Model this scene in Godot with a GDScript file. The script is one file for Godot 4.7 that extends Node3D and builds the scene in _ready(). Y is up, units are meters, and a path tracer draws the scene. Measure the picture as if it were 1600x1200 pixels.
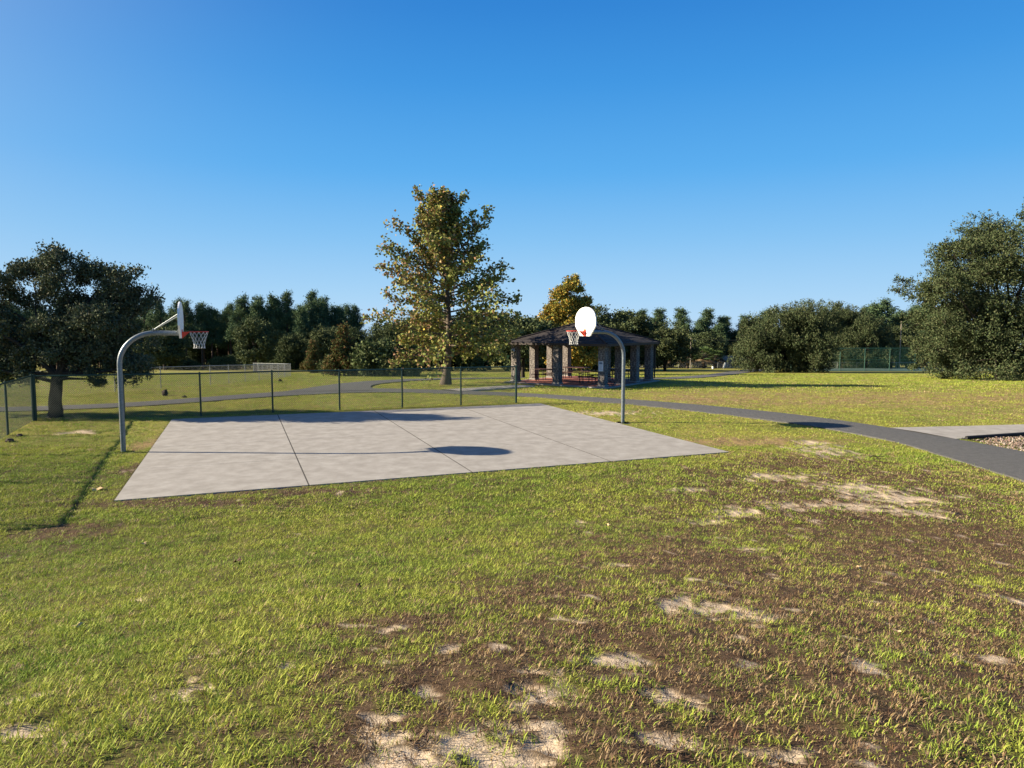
extends Node3D
# A park: a concrete half-size basketball court with two gooseneck hoops, a wire fence, a picnic pavilion,
# a sycamore, live oaks and pine woods, on a lawn with worn, sandy patches. Units are metres, y is up.

const COURT_A := -0.374                       # turn of the court about y
const COURT_O := Vector3(-7.257, 0.0, -12.439) # nearest corner of the court
const COURT_W := 13.737
const COURT_D := 11.885
var CU := Vector3(cos(COURT_A), 0, sin(COURT_A))    # along the court, from hoop to hoop
var CV := Vector3(sin(COURT_A), 0, -cos(COURT_A))   # across the court, away from the near edge
const PAV_A := 0.6398
const PAV_C := Vector3(4.656, -0.40, -45.42)
var PU := Vector3(cos(PAV_A), 0, sin(PAV_A))
var PV := Vector3(sin(PAV_A), 0, -cos(PAV_A))

const EXPOSURE := 2.95
const SUN_ALT := 24.1

var rng := RandomNumberGenerator.new()
var noise_a := FastNoiseLite.new()
var noise_b := FastNoiseLite.new()
var noise_c := FastNoiseLite.new()
var names := {}
var M := {}

# ------------------------------------------------------------------ small helpers
class Shape:
	var v := PackedVector3Array()
	var n := PackedVector3Array()
	var c := PackedColorArray()
	var uv := PackedVector2Array()
	var i := PackedInt32Array()
	var colored := false
	var mapped := false
	func tri(p: Vector3, q: Vector3, r: Vector3, col := Color.WHITE) -> void:
		var k := v.size()
		var m := (q - p).cross(r - p).normalized()
		v.append(p); v.append(q); v.append(r)
		n.append(m); n.append(m); n.append(m)
		c.append(col); c.append(col); c.append(col)
		i.append(k); i.append(k + 2); i.append(k + 1)
	func quad(p: Vector3, q: Vector3, r: Vector3, s: Vector3, col := Color.WHITE) -> void:
		var k := v.size()
		var m := (r - p).cross(s - q).normalized()
		v.append(p); v.append(q); v.append(r); v.append(s)
		for j in 4:
			n.append(m); c.append(col)
		i.append(k); i.append(k + 2); i.append(k + 1)
		i.append(k); i.append(k + 3); i.append(k + 2)
	func tube(pts: Array, rad: Array, sides: int, col := Color.WHITE, caps := true) -> void:
		var first := v.size()
		var side := Vector3.ZERO
		for j in pts.size():
			var d: Vector3 = (pts[mini(j + 1, pts.size() - 1)] - pts[maxi(j - 1, 0)]).normalized()
			if side == Vector3.ZERO:
				side = d.cross(Vector3.UP if absf(d.y) < 0.9 else Vector3.RIGHT).normalized()
			else:
				side = (side - d * side.dot(d)).normalized()
			var up := d.cross(side)
			for s in sides:
				var a := TAU * s / sides
				var m := side * cos(a) + up * sin(a)
				v.append(pts[j] + m * float(rad[j])); n.append(m); c.append(col)
		for j in pts.size() - 1:
			for s in sides:
				var a := first + j * sides + s
				var b := first + j * sides + (s + 1) % sides
				i.append(a); i.append(a + sides); i.append(b)
				i.append(b); i.append(a + sides); i.append(b + sides)
		if caps:
			for e in [0, pts.size() - 1]:
				var k := v.size()
				var d: Vector3 = (pts[e] - pts[1 if e == 0 else e - 1]).normalized()
				v.append(pts[e]); n.append(d); c.append(col)
				for s in sides:
					v.append(v[first + e * sides + s]); n.append(d); c.append(col)
				for s in sides:
					i.append(k); i.append(k + 1 + s); i.append(k + 1 + (s + 1) % sides)
	func box(at: Vector3, size: Vector3, bevel := 0.0, b := Basis.IDENTITY, col := Color.WHITE) -> void:
		var h := size * 0.5
		bevel = minf(bevel, minf(h.x, minf(h.y, h.z)) * 0.9)
		for ax in 3:
			for s in [-1.0, 1.0]:
				var e := Vector3.ZERO; var f := Vector3.ZERO; var o := Vector3.ZERO
				o[ax] = h[ax] * s
				e[(ax + 1) % 3] = h[(ax + 1) % 3] - bevel
				f[(ax + 2) % 3] = h[(ax + 2) % 3] - bevel
				if s < 0: f = -f
				quad(at + b * (o - e - f), at + b * (o + e - f), at + b * (o + e + f), at + b * (o - e + f), col)
		if bevel > 0.0:
			for ax in 3:
				var a1 := (ax + 1) % 3; var a2 := (ax + 2) % 3
				for s in [-1.0, 1.0]:
					for t in [-1.0, 1.0]:
						var l := Vector3.ZERO; l[ax] = h[ax] - bevel
						var p := Vector3.ZERO; p[a1] = h[a1] * s; p[a2] = (h[a2] - bevel) * t
						var q := Vector3.ZERO; q[a1] = (h[a1] - bevel) * s; q[a2] = h[a2] * t
						if s * t > 0: quad(at + b * (p - l), at + b * (q - l), at + b * (q + l), at + b * (p + l), col)
						else: quad(at + b * (p + l), at + b * (q + l), at + b * (q - l), at + b * (p - l), col)
			for s in [-1.0, 1.0]:
				for t in [-1.0, 1.0]:
					for w in [-1.0, 1.0]:
						var p := Vector3(h.x * s, (h.y - bevel) * t, (h.z - bevel) * w)
						var q := Vector3((h.x - bevel) * s, h.y * t, (h.z - bevel) * w)
						var r := Vector3((h.x - bevel) * s, (h.y - bevel) * t, h.z * w)
						if s * t * w > 0: tri(at + b * p, at + b * q, at + b * r, col)
						else: tri(at + b * p, at + b * r, at + b * q, col)
	func prism(poly: PackedVector2Array, thick: float, t: Transform3D, col := Color.WHITE) -> void:
		var ix := Geometry2D.triangulate_polygon(poly)
		for k in range(0, ix.size(), 3):
			var p := [poly[ix[k]], poly[ix[k + 1]], poly[ix[k + 2]]]
			if (p[1] - p[0]).cross(p[2] - p[0]) < 0: p.reverse()
			tri(t * Vector3(p[0].x, p[0].y, thick / 2), t * Vector3(p[1].x, p[1].y, thick / 2), t * Vector3(p[2].x, p[2].y, thick / 2), col)
			tri(t * Vector3(p[0].x, p[0].y, -thick / 2), t * Vector3(p[2].x, p[2].y, -thick / 2), t * Vector3(p[1].x, p[1].y, -thick / 2), col)
		for k in poly.size():
			var p := poly[k]; var q := poly[(k + 1) % poly.size()]
			quad(t * Vector3(p.x, p.y, -thick / 2), t * Vector3(q.x, q.y, -thick / 2), t * Vector3(q.x, q.y, thick / 2), t * Vector3(p.x, p.y, thick / 2), col)
	func mesh(mat: Material) -> ArrayMesh:
		var a := []
		a.resize(Mesh.ARRAY_MAX)
		a[Mesh.ARRAY_VERTEX] = v; a[Mesh.ARRAY_NORMAL] = n; a[Mesh.ARRAY_INDEX] = i
		if colored: a[Mesh.ARRAY_COLOR] = c
		if mapped: a[Mesh.ARRAY_TEX_UV] = uv
		var m := ArrayMesh.new()
		m.add_surface_from_arrays(Mesh.PRIMITIVE_TRIANGLES, a)
		m.surface_set_material(0, mat)
		return m

func numbered(called: String) -> String:
	names[called] = names.get(called, -1) + 1
	return called if names[called] == 0 else "%s_%03d" % [called, names[called]]

func put(called: String, mesh: Mesh, parent: Node3D = null, at := Vector3.ZERO) -> MeshInstance3D:
	var o := MeshInstance3D.new()
	o.mesh = mesh
	o.position = at
	if parent == null:
		o.name = numbered(called); add_child(o, true)
	else:
		o.name = called; parent.add_child(o, true)
	return o

func thing(called: String, at: Vector3, turn := 0.0) -> Node3D:
	var o := Node3D.new()
	o.name = numbered(called); add_child(o, true)
	o.position = at; o.rotation.y = turn
	return o

func tag(o: Node3D, label: String, category: String, group := "", kind := "") -> void:
	if label != "": o.set_meta("label", label)
	if category != "": o.set_meta("category", category)
	if group != "": o.set_meta("group", group)
	if kind != "": o.set_meta("kind", kind)

func lin(r: float, g: float, b: float) -> Color:      # a linear base colour as albedo_color
	return Color(r, g, b).linear_to_srgb()

func mat(col: Color, rough := 0.8, metal := 0.0) -> StandardMaterial3D:
	var m := StandardMaterial3D.new()
	m.albedo_color = col; m.roughness = rough; m.metallic = metal
	return m

func noise_tex(seed_: int, freq: float, lo: Color, hi: Color, size := 512, kind := FastNoiseLite.TYPE_SIMPLEX_SMOOTH, octaves := 4, gain := 0.5, normal := 0.0) -> NoiseTexture2D:
	var f := FastNoiseLite.new()
	f.seed = seed_; f.noise_type = kind; f.frequency = freq; f.fractal_octaves = octaves; f.fractal_gain = gain
	var t := NoiseTexture2D.new()
	t.width = size; t.height = size; t.seamless = true; t.noise = f
	if normal > 0.0:
		t.as_normal_map = true; t.bump_strength = normal
	else:
		var g := Gradient.new()
		g.set_color(0, lo); g.set_color(1, hi)
		t.color_ramp = g
	return t

func smooth(a: float, b: float, x: float) -> float:
	var t := clampf((x - a) / (b - a), 0.0, 1.0)
	return t * t * (3.0 - 2.0 * t)

# ------------------------------------------------------------------ the lie of the land
const SAND := [[8.01, -17.56, 0.82, 0.86], [8.15, -18.83, 0.39, 0.45], [5.63, -14.51, 0.9, 0.39], [6.71, -13.53, 0.84, 0.58], [7.1, -12.85, 0.92, 0.74], [7.04, -11.72, 0.48, 0.43], [5.01, -12.14, 0.62, 0.37], [3.85, -11.7, 0.48, 0.36], [3.21, -11.02, 0.34, 0.24], [3.23, -9.2, 0.21, 0.24], [3.44, -13.34, 0.34, 0.17], [6.09, -12.15, 0.75, 0.38], [1.76, -5.87, 0.36, 0.36], [1.41, -5.92, 0.18, 0.21], [2.08, -5.62, 0.23, 0.18], [0.73, -4.37, 0.22, 0.13], [0.26, -3.87, 0.18, 0.18], [0.2, -4.1, 0.13, 0.09], [-0.18, -3.14, 0.32, 0.17], [-0.59, -3.25, 0.13, 0.15], [-0.66, -3.47, 0.09, 0.09], [-0.48, -3.85, 0.08, 0.13], [0.87, -3.78, 0.16, 0.08], [1.25, -3.14, 0.19, 0.08], [0.8, -3.2, 0.17, 0.08], [5.33, -7.11, 0.22, 0.16], [-0.91, -5.04, 0.1, 0.09], [-0.43, -4.54, 0.12, 0.08], [-1.93, -4.03, 0.12, 0.16], [-3.56, -6.54, 0.16, 0.15], [-2.16, -4.62, 0.12, 0.08], [-1.42, -4.31, 0.06, 0.08], [-2.94, -4.05, 0.11, 0.08], [-2.58, -3.52, 0.14, 0.08], [-2.24, -3.39, 0.05, 0.08], [0.35, -6.05, 0.11, 0.1], [0.53, -5.29, 0.1, 0.08], [1.2, -7.91, 0.12, 0.13], [-12.83, -20.61, 0.6, 0.39], [1.03, -10.89, 0.16, 0.16], [-0.47, -3.02, 0.18, 0.13], [0.0, -2.98, 0.18, 0.09], [3.06, -25.39, 1.58, 0.6]]
const BROWN := [[6.94, -9.95, 1.57, 2.08], [6.04, -12.15, 3.01, 3.47], [2.29, -8.09, 1.46, 1.92], [1.64, -4.9, 0.83, 1.03], [1.0, -4.15, 0.7, 0.71], [-0.15, -4.1, 1.02, 0.83], [-0.47, -3.24, 0.55, 0.49], [0.47, -3.24, 0.59, 0.5], [2.06, -4.31, 0.59, 0.95], [6.83, -16.28, 2.2, 1.33], [-5.76, -12.31, 2.22, 0.38], [-3.93, -13.15, 1.78, 0.37], [-0.89, -5.21, 0.59, 0.46], [0.3, -6.18, 0.84, 0.8], [7.87, -14.53, 2.12, 1.07], [8.43, -12.86, 1.31, 0.84], [3.35, -4.61, 0.42, 1.73], [1.41, -3.25, 0.73, 0.5], [-9.84, -18.9, 0.42, 1.52], [-8.42, -15.43, 0.31, 0.85], [-6.83, -10.54, 0.71, 0.41], [6.73, -19.03, 2.57, 0.65], [2.6, -6.2, 1.6, 1.5], [4.3, -7.4, 1.4, 1.2], [0.6, -4.9, 1.3, 0.6], [5.2, -9.2, 1.5, 1.0]]
const CELL := 0.035
const GX0 := -15.0
const GZ0 := -27.0
const GNX := 858
const GNZ := 743
var map_sand := PackedFloat32Array()
var map_brown := PackedFloat32Array()

func raster() -> void:
	for m in 2:
		var a := PackedFloat32Array()
		a.resize(GNX * GNZ)
		var list: Array = [SAND, BROWN][m]
		for e in list:
			var fuzz: float = [1.5, 1.2][m]
			var reach := 1.75
			for iz in range(maxi(0, int((e[1] - e[3] * reach - GZ0) / CELL)), mini(GNZ, int((e[1] + e[3] * reach - GZ0) / CELL) + 1)):
				for ix in range(maxi(0, int((e[0] - e[2] * reach - GX0) / CELL)), mini(GNX, int((e[0] + e[2] * reach - GX0) / CELL) + 1)):
					var x := GX0 + (ix + 0.5) * CELL
					var z := GZ0 + (iz + 0.5) * CELL
					var d := sqrt(pow((x - e[0]) / e[2], 2) + pow((z - e[1]) / e[3], 2))
					var f := 1.0 - d + fuzz * (0.7 * noise_a.get_noise_2d(x * 7.0, z * 7.0) + 0.75 * noise_b.get_noise_2d(x * 17.0, z * 17.0) + 0.5 * noise_c.get_noise_2d(x * 44.0, z * 44.0))
					var s := smooth(0.08, 0.24, f) if m == 0 else smooth(-0.15, 0.3, f)
					if s > a[iz * GNX + ix]: a[iz * GNX + ix] = s
		if m == 0: map_sand = a
		else: map_brown = a

func at_map(a: PackedFloat32Array, x: float, z: float) -> float:
	var ix := int((x - GX0) / CELL)
	var iz := int((z - GZ0) / CELL)
	if x < GX0 or z < GZ0 or ix >= GNX or iz >= GNZ: return 0.0
	return a[iz * GNX + ix]

func court_out(x: float, z: float) -> float:        # how far outside the court (negative inside)
	var p := Vector3(x, 0, z) - COURT_O
	var a := p.dot(CU); var b := p.dot(CV)
	return maxf(maxf(-a, a - COURT_W), maxf(-b, b - COURT_D))

func pav_out(x: float, z: float) -> float:
	var p := Vector3(x, 0, z) - PAV_C
	return maxf(absf(p.dot(PU)) - 4.2, absf(p.dot(PV)) - 4.1)

func land(x: float, z: float) -> float:             # the broad shape
	var d := -z
	var y := 0.0
	if d > 43.0: y = -0.4 - 0.05 * (minf(d, 420.0) - 43.0)
	elif d > 27.0: y = -0.05 * (d - 27.0) * (d - 27.0) / 32.0
	var t := clampf(1.0 - Vector2(x, z).length() / 12.5, 0.0, 1.0)
	y += 1.42 * t * t * (3.0 - 2.0 * t)
	if z < -36.0 and z > -56.0:
		y = lerpf(-0.46, y, smooth(0.0, 3.5, pav_out(x, z)))
	return y

func height(x: float, z: float) -> float:
	var y := land(x, z)
	if z > -34.0:
		var o := court_out(x, z)
		y -= 0.018 * (1.0 - smooth(0.15, 1.2, o))
		if o < 0.0: y -= 0.08 * smooth(0.0, 0.15, -o)
		else:
			y += smooth(0.0, 0.8, o) * (0.03 * noise_a.get_noise_2d(x * 3.0, z * 3.0) + 0.012 * noise_b.get_noise_2d(x * 14.0, z * 14.0))
			y -= 0.02 * at_map(map_sand, x, z)
	return y

# 0 sand share, 1 brown share, 2 lushness of what is green (0 yellow .. 1 deep green)
func cover(x: float, z: float) -> Vector3:
	var s := at_map(map_sand, x, z)
	var b := at_map(map_brown, x, z) * 0.9
	var big := noise_a.get_noise_2d(x * 0.55 + 40.0, z * 0.55)
	var mid := noise_b.get_noise_2d(x * 2.2, z * 2.2 + 9.0)
	var lush := clampf(0.5 + 0.55 * big + 0.5 * mid, 0.0, 1.0)
	if z < -22.0 and x > 2.0:      # the dry field on the far side of the path
		var dry := exp(-pow((z + 31.0) / 4.2, 2.0)) * smooth(1.0, 9.0, x) + exp(-pow((z + 24.0) / 1.6, 2.0)) * smooth(13.0, 18.0, x) * 0.5
		b = maxf(b, clampf(dry * (0.75 + 0.8 * mid + 0.5 * big), 0.0, 0.85))
	b = maxf(b, clampf((mid + big * 0.6 - 0.52) * 2.0, 0.0, 0.55))
	if z > -16.0:   # thinner towards the sandy side
		b = maxf(b, clampf(smooth(-2.0, 3.0, x + 0.25 * (z + 8.0)) * (0.30 + 0.9 * mid + 0.35 * noise_b.get_noise_2d(x * 7.0, z * 7.0)), 0.0, 0.75))
		s = maxf(s, smooth(0.72, 0.86, noise_b.get_noise_2d(x * 5.0 + 70.0, z * 5.0) + 0.3 * b))
	return Vector3(s, b, lush)

# ------------------------------------------------------------------ start
func _ready() -> void:
	rng.seed = 20231
	for k in 3:
		var f: FastNoiseLite = [noise_a, noise_b, noise_c][k]
		f.seed = 11 + k * 7; f.frequency = 0.35; f.noise_type = FastNoiseLite.TYPE_SIMPLEX_SMOOTH
		f.fractal_octaves = 3
	camera_and_light()
	materials()
	raster()
	print("ground"); build_ground()
	build_court(); build_paths()
	print("pavilion"); build_pavilion()
	print("trees"); build_trees()
	print("fences"); build_fences()
	build_hoops(); build_far_things(); build_small_things()
	print("grass"); build_grass()
	print("done")

func camera_and_light() -> void:
	var cam := Camera3D.new()
	cam.name = "camera"
	cam.fov = rad_to_deg(2.0 * atan(600.0 / 1086.37))
	cam.near = 0.05; cam.far = 1500.0
	var r := Basis(Vector3.RIGHT, -0.0831) * Basis(Vector3.BACK, 0.00131)
	cam.transform = Transform3D(r, Vector3(0, 3.174, 0))
	add_child(cam)
	cam.current = true
	var env := Environment.new()
	env.background_mode = Environment.BG_SKY
	env.tonemap_mode = Environment.TONE_MAPPER_LINEAR
	env.tonemap_exposure = EXPOSURE
	env.sdfgi_enabled = true; env.ssao_enabled = true; env.ssil_enabled = true
	var pano := PanoramaSkyMaterial.new()
	pano.panorama = sky_picture()
	pano.energy_multiplier = 1.0
	var sky := Sky.new()
	sky.sky_material = pano
	env.sky = sky
	env.ambient_light_source = Environment.AMBIENT_SOURCE_SKY
	var we := WorldEnvironment.new()
	we.name = "environment"; we.environment = env
	add_child(we)
	var sun := DirectionalLight3D.new()
	sun.name = "sun"
	sun.light_energy = 1.6
	sun.light_angular_distance = 0.53
	sun.light_color = Color(1.0, 0.94, 0.825)
	sun.shadow_enabled = true
	var alt := deg_to_rad(SUN_ALT)
	var way := Vector3(cos(alt) * 0.9993, -sin(alt), cos(alt) * 0.038)
	sun.basis = Basis.looking_at(way, Vector3.UP)
	add_child(sun)

func sky_picture() -> ImageTexture:
	# clear late-afternoon air: pale at the horizon, deep blue above, a little paler towards the sun
	var stops := [[-90.0, Color(0.28, 0.42, 0.58)], [0.0, Color(0.50, 0.72, 0.94)], [2.5, Color(0.40, 0.665, 0.93)], [7.0, Color(0.24, 0.55, 0.905)], [12.0, Color(0.112, 0.43, 0.87)], [18.5, Color(0.056, 0.315, 0.77)], [24.0, Color(0.034, 0.235, 0.67)], [45.0, Color(0.014, 0.12, 0.42)], [90.0, Color(0.010, 0.085, 0.32)]]
	var w := 512; var h := 256
	var im := Image.create(w, h, false, Image.FORMAT_RGBF)
	var alt := deg_to_rad(SUN_ALT)
	var sun := Vector3(-cos(alt), sin(alt), 0)
	for y in h:
		var el := 90.0 - (y + 0.5) / h * 180.0
		var base := Color.BLACK
		for k in stops.size() - 1:
			if el >= stops[k][0] and el <= stops[k + 1][0]:
				var t: float = (el - stops[k][0]) / (stops[k + 1][0] - stops[k][0])
				base = stops[k][1].lerp(stops[k + 1][1], t)
		for x in w:
			var az := (x + 0.5) / w * TAU
			var d := Vector3(sin(az) * cos(deg_to_rad(el)), sin(deg_to_rad(el)), -cos(az) * cos(deg_to_rad(el)))
			var near := maxf(0.0, d.dot(sun))
			var c := base.lerp(Color(0.80, 0.85, 0.88), pow(near, 4.3))
			im.set_pixel(x, y, Color(c.r / EXPOSURE, c.g / EXPOSURE, c.b / EXPOSURE))
	return ImageTexture.create_from_image(im)

# ------------------------------------------------------------------ materials
func materials() -> void:
	var m: StandardMaterial3D
	# ground: vertex colours say what lies where, the textures give grain
	m = mat(Color.WHITE, 0.95)
	m.vertex_color_use_as_albedo = true
	m.albedo_texture = noise_tex(3, 0.03, Color(0.62, 0.61, 0.60), Color(1, 1, 1), 1024, FastNoiseLite.TYPE_SIMPLEX_SMOOTH, 5, 0.65)
	m.uv1_scale = Vector3(1.3, 1.3, 1.3)
	m.heightmap_enabled = true; m.heightmap_scale = 0.35
	m.heightmap_texture = noise_tex(4, 0.05, Color.BLACK, Color.WHITE, 1024, FastNoiseLite.TYPE_SIMPLEX_SMOOTH, 5, 0.6)
	m.metallic_specular = 0.2
	M.ground = m
	# brushed concrete
	m = mat(Color(0.62, 0.605, 0.588), 0.9)
	m.albedo_texture = noise_tex(9, 0.012, Color(0.83, 0.82, 0.81), Color(1, 1, 1), 1024, FastNoiseLite.TYPE_SIMPLEX_SMOOTH, 6, 0.62)
	m.uv1_triplanar = true; m.uv1_world_triplanar = true; m.uv1_scale = Vector3(0.14, 0.14, 0.14)
	m.detail_enabled = true; m.detail_blend_mode = BaseMaterial3D.BLEND_MODE_MUL
	m.detail_uv_layer = BaseMaterial3D.DETAIL_UV_2
	m.uv2_triplanar = true; m.uv2_world_triplanar = true; m.uv2_scale = Vector3(0.55, 1.3, 2.4)
	m.detail_albedo = noise_tex(10, 0.03, Color(0.94, 0.94, 0.94), Color(1, 1, 1), 1024, FastNoiseLite.TYPE_SIMPLEX_SMOOTH, 6, 0.7)
	m.metallic_specular = 0.3
	M.concrete = m
	# old asphalt
	m = mat(Color(0.50, 0.495, 0.49), 0.92)
	m.albedo_texture = noise_tex(14, 0.09, Color(0.50, 0.50, 0.50), Color(1, 1, 1), 1024, FastNoiseLite.TYPE_SIMPLEX_SMOOTH, 4, 0.75)
	m.uv1_triplanar = true; m.uv1_world_triplanar = true; m.uv1_scale = Vector3(0.45, 0.45, 0.45)
	m.heightmap_enabled = true; m.heightmap_scale = 0.6
	m.heightmap_texture = noise_tex(15, 0.2, Color.BLACK, Color.WHITE, 1024, FastNoiseLite.TYPE_SIMPLEX_SMOOTH, 3, 0.7)
	m.metallic_specular = 0.35
	m.detail_enabled = true; m.detail_blend_mode = BaseMaterial3D.BLEND_MODE_MUL
	m.detail_uv_layer = BaseMaterial3D.DETAIL_UV_2
	m.uv2_triplanar = true; m.uv2_world_triplanar = true; m.uv2_scale = Vector3(0.21, 0.21, 0.21)
	m.detail_albedo = noise_tex(16, 0.02, Color(0.74, 0.74, 0.74), Color(1, 1, 1), 1024, FastNoiseLite.TYPE_SIMPLEX_SMOOTH, 6, 0.8)
	M.asphalt = m
	M.galv = mat(Color(0.50, 0.53, 0.55), 0.42, 0.55)
	M.galv.albedo_texture = noise_tex(21, 0.05, Color(0.72, 0.74, 0.76), Color(1, 1, 1), 256)
	M.galv.uv1_triplanar = true; M.galv.uv1_scale = Vector3(1.2, 1.2, 1.2)
	M.galv_far = mat(Color(0.52, 0.53, 0.53), 0.55, 0.3)
	M.white_paint = mat(Color(0.90, 0.90, 0.89), 0.45)
	M.orange = mat(Color(0.83, 0.25, 0.14), 0.5)
	M.net = mat(Color(0.86, 0.86, 0.84), 0.9)
	M.green_steel = mat(lin(0.010, 0.042, 0.032), 0.45)
	M.green_court = mat(lin(0.018, 0.075, 0.055), 0.5)
	M.shingle = mat(Color(0.24, 0.21, 0.22), 0.95)
	M.shingle.albedo_texture = noise_tex(31, 0.06, Color(0.45, 0.42, 0.42), Color(1, 1, 1), 512, FastNoiseLite.TYPE_CELLULAR, 2)
	M.shingle.uv1_triplanar = true; M.shingle.uv1_scale = Vector3(0.6, 0.6, 0.6)
	M.fascia = mat(Color(0.20, 0.16, 0.15), 0.7)
	M.soffit = mat(Color(0.35, 0.30, 0.27), 0.85)
	m = mat(Color(0.74, 0.70, 0.66), 0.92)
	m.albedo_texture = noise_tex(33, 0.022, Color(0.35, 0.33, 0.33), Color(1, 1, 1), 512, FastNoiseLite.TYPE_CELLULAR, 3, 0.5)
	m.uv1_triplanar = true; m.uv1_scale = Vector3(0.8, 0.8, 0.8)
	m.heightmap_enabled = true; m.heightmap_scale = 2.5; m.heightmap_texture = m.albedo_texture
	m.albedo_color = Color(0.62, 0.59, 0.57)
	M.stone = m
	M.red_floor = mat(Color(0.60, 0.36, 0.31), 0.8)
	M.red_floor.albedo_texture = noise_tex(35, 0.02, Color(0.75, 0.75, 0.75), Color(1, 1, 1), 512)
	M.red_floor.uv1_triplanar = true; M.red_floor.uv1_scale = Vector3(0.5, 0.5, 0.5)
	M.table_red = mat(Color(0.26, 0.14, 0.12), 0.6)
	M.table_frame = mat(Color(0.13, 0.11, 0.11), 0.5)
	M.bark_dark = mat(Color(0.27, 0.235, 0.205), 0.95)
	M.bark_dark.albedo_texture = noise_tex(41, 0.05, Color(0.45, 0.43, 0.42), Color(1, 1, 1), 512, FastNoiseLite.TYPE_SIMPLEX_SMOOTH, 4, 0.6)
	M.bark_dark.uv1_triplanar = true; M.bark_dark.uv1_scale = Vector3(3.0, 0.8, 3.0)
	M.bark_dark.heightmap_enabled = true; M.bark_dark.heightmap_scale = 3.0; M.bark_dark.heightmap_texture = M.bark_dark.albedo_texture
	M.bark_pine = mat(Color(0.36, 0.28, 0.23), 0.95)
	M.bark_pale = mat(Color(0.45, 0.40, 0.35), 0.95)
	M.bark_pale.albedo_texture = M.bark_dark.albedo_texture
	M.bark_pale.uv1_triplanar = true; M.bark_pale.uv1_scale = Vector3(2.0, 0.8, 2.0)
	m = mat(Color.WHITE, 0.75)
	m.vertex_color_use_as_albedo = true
	m.backlight_enabled = true; m.backlight = Color(0.45, 0.45, 0.45)
	m.metallic_specular = 0.2
	M.leaf = m
	m = mat(Color.WHITE, 0.7)
	m.vertex_color_use_as_albedo = true
	m.backlight_enabled = true; m.backlight = Color(0.7, 0.7, 0.7)
	m.metallic_specular = 0.25
	M.grass = m
	M.pebble = mat(Color.WHITE, 0.85)
	M.pebble.vertex_color_use_as_albedo = true
	M.rubber = mat(Color(0.07, 0.07, 0.07), 0.8)
	M.roof_tan = mat(Color(0.55, 0.46, 0.40), 0.9)
	M.wall_tan = mat(Color(0.58, 0.52, 0.45), 0.9)
	M.pole_wood = mat(Color(0.52, 0.48, 0.43), 0.9)
	M.wood_dark = mat(Color(0.22, 0.17, 0.13), 0.9)

# ------------------------------------------------------------------ ground
func build_ground() -> void:
	var xs := PackedFloat32Array(); var zs := PackedFloat32Array()
	var x := 0.0
	var half := PackedFloat32Array()
	while x < 420.0:
		half.append(x)
		x += maxf(0.055, 0.035 * (x - 5.0))
	for k in range(half.size() - 1, 0, -1): xs.append(-half[k])
	for k in half.size(): xs.append(half[k])
	for k in [60.0, 40.0, 25.0, 15.0, 9.0, 5.0, 2.5, 1.0, 0.0, -0.7, -1.3, -1.8]: zs.append(k)
	var z := -2.1
	while z > -520.0:
		zs.append(z)
		z -= maxf(0.045, 0.0115 * -z)
	var s := Shape.new()
	s.colored = true; s.mapped = true
	var soil := Color(0.066, 0.054, 0.032)
	var lawn := Color(0.27, 0.26, 0.055)
	var deep := Color(0.19, 0.215, 0.045)
	var dead := Color(0.115, 0.072, 0.050)
	var rust := Color(0.35, 0.245, 0.125)
	var sand := Color(0.60, 0.485, 0.36)
	for iz in zs.size():
		for ix in xs.size():
			var px := xs[ix]; var pz := zs[iz]
			var y := height(px, pz)
			s.v.append(Vector3(px, y, pz))
			var c := cover(px, pz)
			var g := lawn.lerp(deep, c.z)
			if pz > -16.0: g = g.lerp(soil, 0.65)
			elif pz < -20.0: g = g.lerp(Color(0.34, 0.30, 0.08), clampf(0.45 + 0.7 * noise_b.get_noise_2d(px * 0.8, pz * 0.8), 0.0, 1.0))
			var dry := dead if pz > -17.0 else rust
			var col := g.lerp(dry, c.y).lerp(sand, c.x)
			s.c.append(col)
			s.uv.append(Vector2(px, pz))
			var e := maxf(0.03, 0.002 * -pz)
			s.n.append(Vector3(height(px - e, pz) - height(px + e, pz), 2.0 * e, height(px, pz - e) - height(px, pz + e)).normalized())
	var w := xs.size()
	for iz in zs.size() - 1:
		for ix in w - 1:
			var a := iz * w + ix
			s.i.append(a); s.i.append(a + w); s.i.append(a + 1)
			s.i.append(a + 1); s.i.append(a + w); s.i.append(a + w + 1)
	var o := put("ground", s.mesh(M.ground))
	tag(o, "lawn soil with worn sandy patches reaching to the woods", "ground", "", "structure")

func build_court() -> void:
	var court := thing("concrete_court", COURT_O, -COURT_A)
	tag(court, "pale grey concrete basketball court slab with dark joints", "court", "", "structure")
	var n := 4
	var gap := 0.030
	var w := COURT_W / n; var d := COURT_D / n
	for i in n:
		for j in n:
			var s := Shape.new()
			var g2 := 0.011
			# the joints along the short way are wider than the faint sawn ones
			s.box(Vector3(w * (i + 0.5), -0.075, -d * (j + 0.5)), Vector3(w - gap, 0.15, d - g2), 0.0)
			put("slab", s.mesh(M.concrete), court)
	var f := Shape.new()
	f.box(Vector3(COURT_W / 2, -0.0765, -COURT_D / 2), Vector3(COURT_W - 0.02, 0.15, COURT_D - 0.02), 0.0)
	put("joint_filler", f.mesh(mat(Color(0.17, 0.155, 0.14), 0.95)), court)

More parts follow.
